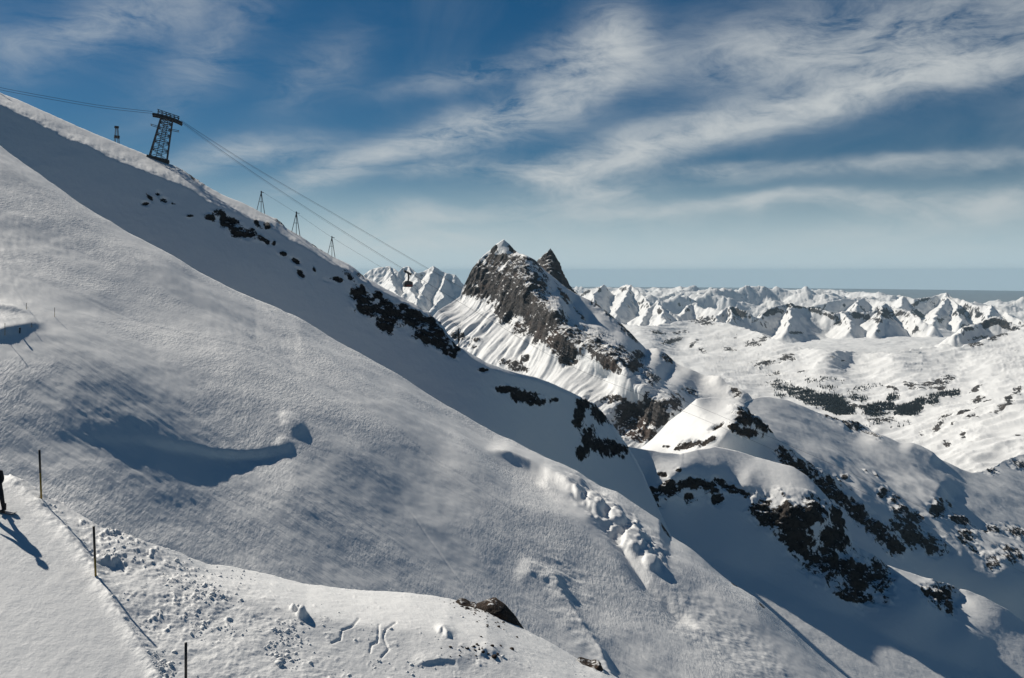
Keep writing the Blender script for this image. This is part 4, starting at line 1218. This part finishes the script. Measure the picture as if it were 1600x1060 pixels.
GR = 'ropes of the cableway'
LA = [(283, 190.5, 622), (370, 252, 640), (460, 312.5, 660), (560, 376.5, 680), (637, 424.2, 697), (760, 497, 760), (900, 576, 850), (1090, 652, 960), (1300, 745, 1060), (1500, 846, 1150), (1720, 955, 1250)]
LB = [(283, 188.5, 630), (400, 263, 655), (540, 344.5, 695), (672, 421.5, 735), (780, 482, 790), (960, 580, 900), (1130, 652, 1000), (1320, 735, 1100), (1520, 833, 1200), (1720, 935, 1290)]
rope('track_rope', LA, 0.10, 'lower long track rope, running down from the lattice tower to the hanging cabin', GR)
rope('haul_rope', [(u, v + 2.2, d) for (u, v, d) in LA[:5]], 0.05, 'thin rope just under the track rope that carries the cabin', GR)
rope('track_rope', LB, 0.10, 'upper long track rope, running empty over the glacier peaks', GR)
rope('haul_rope', [(u, v + 1.8, d) for (u, v, d) in LB[:5]], 0.05, 'thin rope just under the empty track rope', GR)
rope('track_rope', [(-60, 122, 560), (0, 137, 575), (80, 152, 590), (160, 165.5, 606), (238, 174.5, 622)], 0.11, 'upper of the two ropes rising from the lattice tower to the left border', GR)
rope('track_rope', [(-60, 125, 566), (0, 140.5, 580), (80, 155.5, 596), (160, 169, 612), (238, 177.5, 628)], 0.11, 'under one of the two ropes rising from the lattice tower to the left border', GR)
rope('lift_rope', [(409, 299.5, 632), (464, 334, 634), (520, 372, 636), (600, 420.5, 640), (650, 452, 640), (719, 514, 630)], 0.06, 'faint rope strung over the three legged masts on the skyline', GR)

# the cabin
cp = world_pt(637.5, 427.0, 697)
car = empty('cable_car', cp, 'dark cable car cabin hanging from its rope in front of the glacier peaks', 'cable car', rot=(0, 0, math.radians(20)))
car.scale = (1.22,) * 3
bm = bmesh.new()
bar(bm, (-2.3, 0, 1.25), (1.9, 0, -1.0), 0.7, 1.0)
for k in range(6):
    x = -2.1 + k * 0.76
    bar(bm, (x, -0.3, 1.75 - (x + 2.3) * 0.535), (x, 0.3, 1.75 - (x + 2.3) * 0.535), 0.55, 0.55, 8)
bm_obj('carriage', bm, M_dark, car)
bm = bmesh.new()
bar(bm, (0.2, 0, -0.2), (0.35, 0, -3.2), 0.75, 0.75); bar(bm, (0.35, 0, -3.2), (0.0, 0, -4.9), 0.65, 0.65)
bar(bm, (-1.6, 0, -4.75), (1.6, 0, -4.75), 0.45)
bm_obj('hanger', bm, M_dark, car)
bm = bmesh.new()
prof = [(-2.1, -8.0), (2.1, -8.0), (2.4, -7.5), (2.5, -6.3), (2.35, -5.3), (1.9, -4.9), (-1.9, -4.9), (-2.35, -5.3), (-2.5, -6.3), (-2.4, -7.5)]
r0 = [bm.verts.new((x, -1.7, z)) for x, z in prof]; r1 = [bm.verts.new((x, 1.7, z)) for x, z in prof]
for i in range(len(prof)):
    bm.faces.new((r0[i], r0[(i + 1) % 10], r1[(i + 1) % 10], r1[i]))
bm.faces.new(r0[::-1]); bm.faces.new(r1)
cb = bm_obj('cabin', bm, M_cabin, car)
for y in (-1.75, 1.75):
    for x in (-1.55, -0.52, 0.52, 1.55):
        bm = bmesh.new(); bar(bm, (x, y, -6.35), (x, y, -5.35), 0.9, 0.06)
        bm_obj('window', bm, M_glass, cb)
for y in (-1.74, 1.74):
    bar_obj('stripe', (-1.2, y, -7.1), (2.3, y, -7.1), 0.06, M_red, cb, 0.7)

# ------------------------------------------------------------------ poles by the pistes
def make_pole(loc, h, blackfrac, label, group, w=0.055):
    t = empty('marker_pole', loc, label, 'marker pole', group)
    bar_obj('pole', (0, 0, -0.25), (0, 0, h * (1 - blackfrac)), w, M_yellow, t, None, 8)
    bar_obj('sleeve', (0, 0, h * (1 - blackfrac) - 0.004), (0, 0, h), w * 1.12, M_black, t, None, 8)
    return t


for (u, v, vt, bf, lab) in [(64.5, 779, 703, 0.47, 'black and yellow piste pole nearest the snowboarder'),
                            (149.5, 900, 823, 0.64, 'black and yellow piste pole in the middle of the snow berm'),
                            (290, 1082, 1004, 0.72, 'black piste pole cut off by the bottom border of the photo')]:
    p = depth_at('snow_bench', u, v)
    x0, x1 = {64.5: 61.5, 149.5: 146.5, 290: 290}[u], u
    pl_ = make_pole(p, (v - vt) / F * p.y, bf, lab, 'poles along the near piste', 0.075)
    pl_.rotation_euler = (0, math.atan2(x0 - x1, v - vt), 0)
for (u, v, vt, lab) in [(9, 524, 505, 'thin pole on the upper piste, nearest the left border'), (42, 484, 474, 'thin pole above the dark bank of the upper piste'), (86, 496, 481, 'thin pole on the corner of the upper piste'), (50, 511, 504, 'short faint pole on the bright upper piste')]:
    p = depth_at('snow_slope', u, v)
    make_pole(p, (v - vt) / F * p.y, 0.5, lab, 'poles along the upper piste', 0.13)
p = depth_at('snow_slope', 31, 520)
t = empty('edge_post', p, 'small dark upright post on the edge of the bright upper piste', 'post')
bar_obj('post', (0, 0, -0.3), (0.05, 0, 1.1), 0.36, M_black, t, None, 8)
bar_obj('cap', (0.03, 0, 1.1), (0.06, 0, 1.45), 0.5, M_black, t, None, 8)

# ------------------------------------------------------------------ person on a snowboard at the left border
foot = depth_at('snow_bench', -1, 799)
sc = 1.0
person = empty('person', foot, 'person in dark winter clothes riding a snowboard at the left border', 'person')
J = dict(pelvis=(-0.16, 0.02, 0.86), belly=(-0.19, 0.02, 1.02), chest=(-0.22, 0.04, 1.24), neck=(-0.23, 0.03, 1.47), head0=(-0.235, 0.0, 1.56),
         lh=(-0.27, 0.0, 0.84), lk=(-0.36, -0.14, 0.48), la=(-0.42, 0.0, 0.12), lt=(-0.44, -0.13, 0.06),
         rh=(-0.06, 0.02, 0.84), rk=(0.12, -0.12, 0.50), ra=(0.14, 0.02, 0.12), rt=(0.16, -0.12, 0.06),
         ls=(-0.41, 0.04, 1.40), le=(-0.56, 0.0, 1.14), lw=(-0.60, -0.14, 0.92), rs=(-0.05, 0.05, 1.40), re=(0.03, 0.03, 1.14), rw=(0.0, -0.12, 0.95))
names = list(J)
rad = dict(pelvis=.155, belly=.15, chest=.17, neck=.075, head0=.07, lh=.12, lk=.082, la=.07, lt=.055, rh=.12, rk=.082, ra=.07, rt=.055, ls=.085, le=.062, lw=.045, rs=.085, re=.062, rw=.045)
E = [('pelvis', 'belly'), ('belly', 'chest'), ('chest', 'neck'), ('neck', 'head0'), ('pelvis', 'lh'), ('lh', 'lk'), ('lk', 'la'), ('la', 'lt'), ('pelvis', 'rh'), ('rh', 'rk'), ('rk', 'ra'), ('ra', 'rt'), ('chest', 'ls'), ('ls', 'le'), ('le', 'lw'), ('chest', 'rs'), ('rs', 're'), ('re', 'rw')]


def skin_obj(name, joints, edges, radii, root, mat, parent, sub=2):
    nm = list(joints)
    me = bpy.data.meshes.new(name)
    me.from_pydata([joints[k] for k in nm], [(nm.index(a_), nm.index(b_)) for a_, b_ in edges], [])
    o = bpy.data.objects.new(name, me); C.objects.link(o)
    o.modifiers.new('skin', 'SKIN').use_smooth_shade = True
    me.skin_vertices.new() if not me.skin_vertices else None
    for i, k in enumerate(nm):
        me.skin_vertices[0].data[i].radius = (radii[k],) * 2
        me.skin_vertices[0].data[i].use_root = (k == root)
    sb = o.modifiers.new('sub', 'SUBSURF'); sb.levels = sub; sb.render_levels = sub
    dg = bpy.context.evaluated_depsgraph_get()
    me2 = bpy.data.meshes.new_from_object(o.evaluated_get(dg))
    o.modifiers.clear(); o.data = me2
    me2.materials.clear(); me2.materials.append(mat)
    me2.polygons.foreach_set('use_smooth', [True] * len(me2.polygons))
    o.parent = parent
    return o


skin_obj('body', J, E, rad, 'pelvis', M_cloth, person)
bm = bmesh.new()      # head with a nose, brow and ears under a helmet
bmesh.ops.create_icosphere(bm, subdivisions=3, radius=0.105)
for v in bm.verts:
    v.co.z *= 1.22; v.co.y *= 1.08
    if v.co.y < -0.05 and abs(v.co.x) < 0.022 and -0.04 < v.co.z < 0.01:
        v.co.y -= 0.022
    if abs(v.co.x) > 0.095 and abs(v.co.z) < 0.03:
        v.co.x *= 1.12
    v.co += Vector((-0.24, -0.02, 1.66))
bm_obj('head', bm, M_skin, person, True)
bm = bmesh.new()
bmesh.ops.create_icosphere(bm, subdivisions=3, radius=0.128)
for v in list(bm.verts):
    v.co.z *= 1.1
    v.co += Vector((-0.24, 0.0, 1.70))
bmesh.ops.delete(bm, geom=[v for v in bm.verts if v.co.z < 1.655 or (v.co.y < -0.085 and v.co.z < 1.70)], context='VERTS')
bm_obj('helmet', bm, M_black, person, True)
bm = bmesh.new(); bar(bm, (-0.315, -0.115, 1.675), (-0.165, -0.115, 1.675), 0.05, 0.075, 8)
bm_obj('goggles', bm, M_glass, person, True)
for sx, w in ((-1, J['lw']), (1, J['rw'])):
    w = Vector(w)
    HJ = {'p': tuple(w), 'q': tuple(w + Vector((0, -0.05, -0.08)))}
    HE = [('p', 'q')]; HR = {'p': .04, 'q': .042}
    for k in range(4):
        a_ = Vector(HJ['q']) + Vector((0.030 * (k - 1.5), -0.012, -0.03))
        b_ = a_ + Vector((0, -0.03, -0.035 - 0.006 * (1 - abs(k - 1.3))))
        HJ['f%d' % k] = tuple(a_); HJ['g%d' % k] = tuple(b_)
        HE += [('q', 'f%d' % k), ('f%d' % k, 'g%d' % k)]
        HR['f%d' % k] = .014; HR['g%d' % k] = .011
    a_ = w + Vector((-sx * 0.045, -0.05, -0.05)); HJ['t'] = tuple(a_); HJ['t2'] = tuple(a_ + Vector((-sx * 0.012, -0.035, -0.03)))
    HE += [('q', 't'), ('t', 't2')]; HR['t'] = .016; HR['t2'] = .013
    skin_obj('glove', HJ, HE, HR, 'q', M_black, person, 1)
for x in (-0.43, 0.15):
    bm = bmesh.new(); bar(bm, (x - 0.0, 0.09, 0.065), (x, -0.20, 0.055), 0.12, 0.10, 10); bar(bm, (x, 0.04, 0.06), (x - 0.01, 0.03, 0.28), 0.15, 0.15, 10)
    bm_obj('boot', bm, M_black, person, True)
bm = bmesh.new()
ns = 24
top_, bot_ = [], []
for i in range(ns + 1):
    s_ = i / ns * 2 - 1
    x = s_ * 0.78 - 0.14
    w_ = 0.145 * math.sqrt(max(0.0, 1 - abs(s_) ** 8)) * (0.86 + 0.14 * s_ * s_) + 0.004
    lift = 0.10 * max(0, abs(s_) - 0.78) / 0.22
    top_.append([bm.verts.new((x, -w_, 0.022 + lift)), bm.verts.new((x, w_, 0.022 + lift))])
    bot_.append([bm.verts.new((x, -w_, 0.006 + lift)), bm.verts.new((x, w_, 0.006 + lift))])
for i in range(ns):
    bm.faces.new((top_[i][0], top_[i + 1][0], top_[i + 1][1], top_[i][1])); bm.faces.new((bot_[i][1], bot_[i + 1][1], bot_[i + 1][0], bot_[i][0]))
    bm.faces.new((bot_[i][0], bot_[i + 1][0], top_[i + 1][0], top_[i][0])); bm.faces.new((top_[i][1], top_[i + 1][1], bot_[i + 1][1], bot_[i][1]))
bd = bm_obj('snowboard', bm, M_board)
tag(bd, 'dark snowboard under the boots of the person at the left border', 'snowboard')
bd.location = foot; bd.rotation_euler = (0, math.radians(12), 0)
person.rotation_euler = (0, math.radians(4), 0)


# ------------------------------------------------------------------ brown rocks on the bank
M_rock = snow_material('brown_rock', 1.6, [dict(f=6, d=0.04, s=0.8, det=6)], rock_a=(0.022, 0.015, 0.011), rock_b=(0.085, 0.052, 0.032), dust=0.75, edge=0.25)


def make_rock(name, outline, depth_m, label, cat, seed, sink=0.5):
    """a boulder whose seen outline runs through the given picture points"""
    us = [p[0] for p in outline]; vs_ = [p[1] for p in outline]
    uc, vc = (min(us) + max(us)) / 2, (min(vs_) + max(vs_)) / 2
    p = depth_at('snow_bench', uc, max(vc, min(vs_) + 6))
    o_pts = [((u - CU) / F * p.y - p.x, -(v - CV) / F * p.y - p.z) for u, v in outline]
    bm = bmesh.new()
    n = 44; m = 22
    L_ = len(o_pts)
    # resample the outline
    per = [0]
    for i in range(L_):
        per.append(per[-1] + math.dist(o_pts[i], o_pts[(i + 1) % L_]))
    ring = []
    for k in range(n):
        t = k / n * per[-1]
        i = max(j for j in range(L_) if per[j] <= t)
        f_ = (t - per[i]) / max(per[i + 1] - per[i], 1e-6)
        a_, b_ = o_pts[i], o_pts[(i + 1) % L_]
        ring.append((a_[0] + (b_[0] - a_[0]) * f_, a_[1] + (b_[1] - a_[1]) * f_))
    cx = sum(r[0] for r in ring) / n; cz = sum(r[1] for r in ring) / n
    co = np.zeros((m + 1, n, 3))
    for j in range(m + 1):
        th = math.pi * j / m
        for k in range(n):
            r = math.sin(th) ** 0.7
            co[j, k] = (cx + (ring[k][0] - cx) * r, -math.cos(th) * depth_m, cz + (ring[k][1] - cz) * r)
    sc_ = np.array([1, 1, 1.0])
    nz = fbm(co + seed * 9.7, 0.9, 5, 0.6, ridged=True, seed=seed) * 0.12 + fbm(co + seed * 3.1, 0.35, 4, 0.6, seed=seed + 1) * 0.06
    dirv = co - np.array([cx, 0, cz]); dirv /= np.linalg.norm(dirv, axis=-1, keepdims=True) + 1e-6
    co = co + dirv * nz[..., None]
    V_ = [[bm.verts.new(co[j, k]) for k in range(n)] for j in range(m + 1)]
    for j in range(m):
        for k in range(n):
            bm.faces.new((V_[j][k], V_[j][(k + 1) % n], V_[j + 1][(k + 1) % n], V_[j + 1][k]))
    bmesh.ops.remove_doubles(bm, verts=bm.verts, dist=1e-4)
    o = bm_obj(name, bm, M_rock, None, True)
    at = o.data.attributes.new('rock', 'FLOAT', 'POINT')
    at.data.foreach_set('value', np.ones(len(o.data.vertices), np.float32))
    o.location = p
    tag(o, label, cat)
    return o


make_rock('rock', [(742, 946), (756, 939), (772, 938), (782, 944), (791, 951), (800, 960), (808, 970), (814, 979), (819, 986), (808, 985), (796, 981), (782, 977), (766, 968), (752, 958)], 0.9, 'large brown rock breaking through the snow bank under the big slope', 'rock', 3)
make_rock('rock', [(713, 941), (717, 936), (724, 937), (735, 944), (746, 946), (752, 956), (744, 956), (733, 952), (722, 946)], 0.5, 'small brown rock beside the large one on the crest of the bank', 'rock', 4)
make_rock('rock', [(904, 1031), (914, 1034), (926, 1037), (935, 1035), (940, 1040), (944, 1049), (938, 1050), (926, 1045), (914, 1040)], 0.5, 'dark brown rock at the lower end of the bank, by the bottom border', 'rock', 5)

# loose stones and snow crumbs: nobody could count them
def crumbs(name, pts, mat, label, cat, seed):
    r_ = random.Random(seed)
    base = bmesh.new(); bmesh.ops.create_icosphere(base, subdivisions=1, radius=1.0)
    bv = np.array([v.co[:] for v in base.verts]); bf = np.array([[v.index for v in f.verts] for f in base.faces]); base.free()
    VV, FF = [], []
    off = 0
    for (p, s_) in pts:
        q = bv * np.array([r_.uniform(.7, 1.3), r_.uniform(.7, 1.3), r_.uniform(.5, .95)]) * (1 + 0.22 * np.sin(bv * r_.uniform(2, 5) + r_.uniform(0, 6)))
        a_ = r_.uniform(0, 6.3); c_, s2 = math.cos(a_), math.sin(a_)
        q = q @ np.array([[c_, -s2, 0], [s2, c_, 0], [0, 0, 1]])
        VV.append(q * s_ + np.array(p)); FF.append(bf + off); off += len(bv)
    me = bpy.data.meshes.new(name)
    me.from_pydata(np.concatenate(VV).tolist(), [], np.concatenate(FF).tolist())
    me.update(); me.materials.append(mat)
    me.polygons.foreach_set('use_smooth', [True] * len(me.polygons))
    at = me.attributes.new('rock', 'FLOAT', 'POINT')
    at.data.foreach_set('value', np.full(len(me.vertices), 1.0 if mat is M_rock else 0.0, np.float32))
    o = bpy.data.objects.new(name, me); C.objects.link(o)
    o['kind'] = 'stuff'; o['label'] = label; o['category'] = cat
    return o


Pb, Ub, Vb = SHEETS['snow_bench']
sB = -seg_field(Ub, Vb, BERM)[0]
w_ = (sB > 2) * np.exp(-np.maximum(Ub - (330 + (Vb - 890) * 1.1), 0) / 60.0) * (np.arange(Ub.shape[0])[:, None] >= 20)
w_ = w_ + 0.05 * ((sB > 2) & (Ub > 350) & (np.arange(Ub.shape[0])[:, None] >= 20))
dep = Pb[..., 1]
w_ = (w_ * np.maximum(fbm(Pb, 1.6, 4, seed=71) + 0.05, 0) ** 1.3).ravel()
ii = rng.choice(w_.size, 1500, p=w_ / w_.sum(), replace=False)
crumbs('snow_crumbs', [(Pb.reshape(-1, 3)[i], float(rng.gamma(1.3, 0.016)) + 0.010) for i in ii], M_bench, 'loose lumps of broken snow below the berm', 'snow lumps', 5)
near = np.exp(-(blob(Ub, Vb, 735, 950, 36, 11, 25)) ** 2) + 0.7 * np.exp(-(blob(Ub, Vb, 775, 973, 30, 6, 28)) ** 2) + 0.25 * np.exp(-(blob(Ub, Vb, 740, 1018, 30, 12, 0)) ** 2)
near = (near * (np.arange(Ub.shape[0])[:, None] >= 20)).ravel()
ii = rng.choice(near.size, 130, p=near / near.sum(), replace=False)
crumbs('stones', [(Pb.reshape(-1, 3)[i], float(rng.gamma(2.0, 0.014)) + 0.012) for i in ii], M_rock, 'small brown stones scattered round the rocks of the bank', 'stones', 6)

# ------------------------------------------------------------------ the far wood
M_wood = flat_mat('conifer_green', (0.006, 0.014, 0.018), 0.9, 0, 0.4, 0.05)
Pv, Uv, Vv = SHEETS['valley']
yv = Pv[..., 1]
pu, pv_ = Pv[..., 0] / yv * F + CU, -Pv[..., 2] / yv * F + CV
dens = np.zeros(pu.shape)
for (u, v, a_, b_, ang, k) in [(1292, 628, 34, 13, 8, 1.0), (1268, 622, 28, 12, 20, .9), (1310, 640, 28, 8, 8, 1.0), (1240, 612, 26, 9, 25, .55), (1222, 602, 16, 8, 10, .45), (1215, 614, 14, 8, 30, .4), (1375, 640, 28, 10, -8, 1.0), (1420, 640, 26, 10, -5, 1.0), (1435, 630, 14, 8, -20, .8),
                               (1340, 622, 16, 6, 10, .5), (1395, 622, 12, 8, -40, .5), (1458, 624, 14, 8, -20, .8), (1475, 618, 8, 8, 30, .7), (1490, 616, 10, 7, -20, .7), (1280, 600, 30, 6, 20, .25), (1300, 596, 20, 5, 10, .2), (1360, 665, 40, 8, 5, .16), (1400, 662, 30, 6, 5, .14), (1180, 640, 10, 5, 0, .1), (1225, 640, 40, 10, 20, .12), (1350, 606, 30, 6, -10, .1)]:
    e = blob(pu, pv_, u, v, a_, b_, ang)
    dens = np.maximum(dens, k * sstep(1.25, 0.6, e))
dens *= sstep(-0.30, 0.15, 1.1 * fbm(Pv * np.array([0.7, 1, 1]), 150, 5, 0.65, seed=77) + (dens - 0.5) * 0.5)
# even spacing on the picture is not wanted: weigh by ground area
area = (yv / F) ** 2
dw = (dens).ravel()
nT = 7500
ii = rng.choice(dw.size, nT, p=dw / dw.sum())
VV, FF = [], []
off = 0
for i in ii:
    p = Pv.reshape(-1, 3)[i] + np.array([rng.uniform(-3, 3), rng.uniform(-6, 6), -1.0])
    h_ = rng.uniform(9, 20); r_ = h_ * rng.uniform(.2, .3)
    a0 = rng.uniform(0, 6)
    for (z0, z1, rr) in ((0.12, 0.62, 1.0), (0.40, 1.0, 0.66)):
        ring = [p + np.array([rr * r_ * math.cos(a0 + 2 * math.pi * k / 5) * rng.uniform(.8, 1.2), rr * r_ * math.sin(a0 + 2 * math.pi * k / 5), h_ * z0]) for k in range(5)]
        VV += [q.tolist() for q in ring] + [(p + np.array([0, 0, h_ * z1])).tolist()]
        FF += [(off + k, off + (k + 1) % 5, off + 5) for k in range(5)]
        off += 6
fo = simple_mesh('forest', VV, FF, M_wood)
fo['kind'] = 'stuff'; fo['label'] = 'dark conifer wood in the white valley'; fo['category'] = 'forest'


# ------------------------------------------------------------------ the air
zlo = min(float(P[..., 2].min()) for P, _, _ in SHEETS.values())
zlo = min(zlo, -1050) - 1.0
zhi = max(float(P[..., 2].max()) for P, _, _ in SHEETS.values()) + 12.0
hb = []
for z in (zlo, zhi):
    hb += [(46500 * math.cos(2 * math.pi * i / 24), 75000 * math.sin(2 * math.pi * i / 24), z) for i in range(24)]
hf = [tuple(range(23, -1, -1)), tuple(range(24, 48))] + [(i, (i + 1) % 24, 24 + (i + 1) % 24, 24 + i) for i in range(24)]
M_haze = bpy.data.materials.new('haze_air'); M_haze.use_nodes = True
hn = M_haze.node_tree
for n in list(hn.nodes):
    hn.nodes.remove(n)
ho = hn.nodes.new('ShaderNodeOutputMaterial'); pv = hn.nodes.new('ShaderNodeVolumePrincipled')
pv.inputs['Color'].default_value = (0.55, 0.81, 1.0, 1)
pv.inputs['Density'].default_value = 1.25e-5
pv.inputs['Anisotropy'].default_value = 0.0
hn.links.new(pv.outputs[0], ho.inputs['Volume'])
hz = simple_mesh('haze', hb, hf, M_haze)
hz['kind'] = 'stuff'; hz['label'] = 'thin blue air haze filling the valley'; hz['category'] = 'haze'
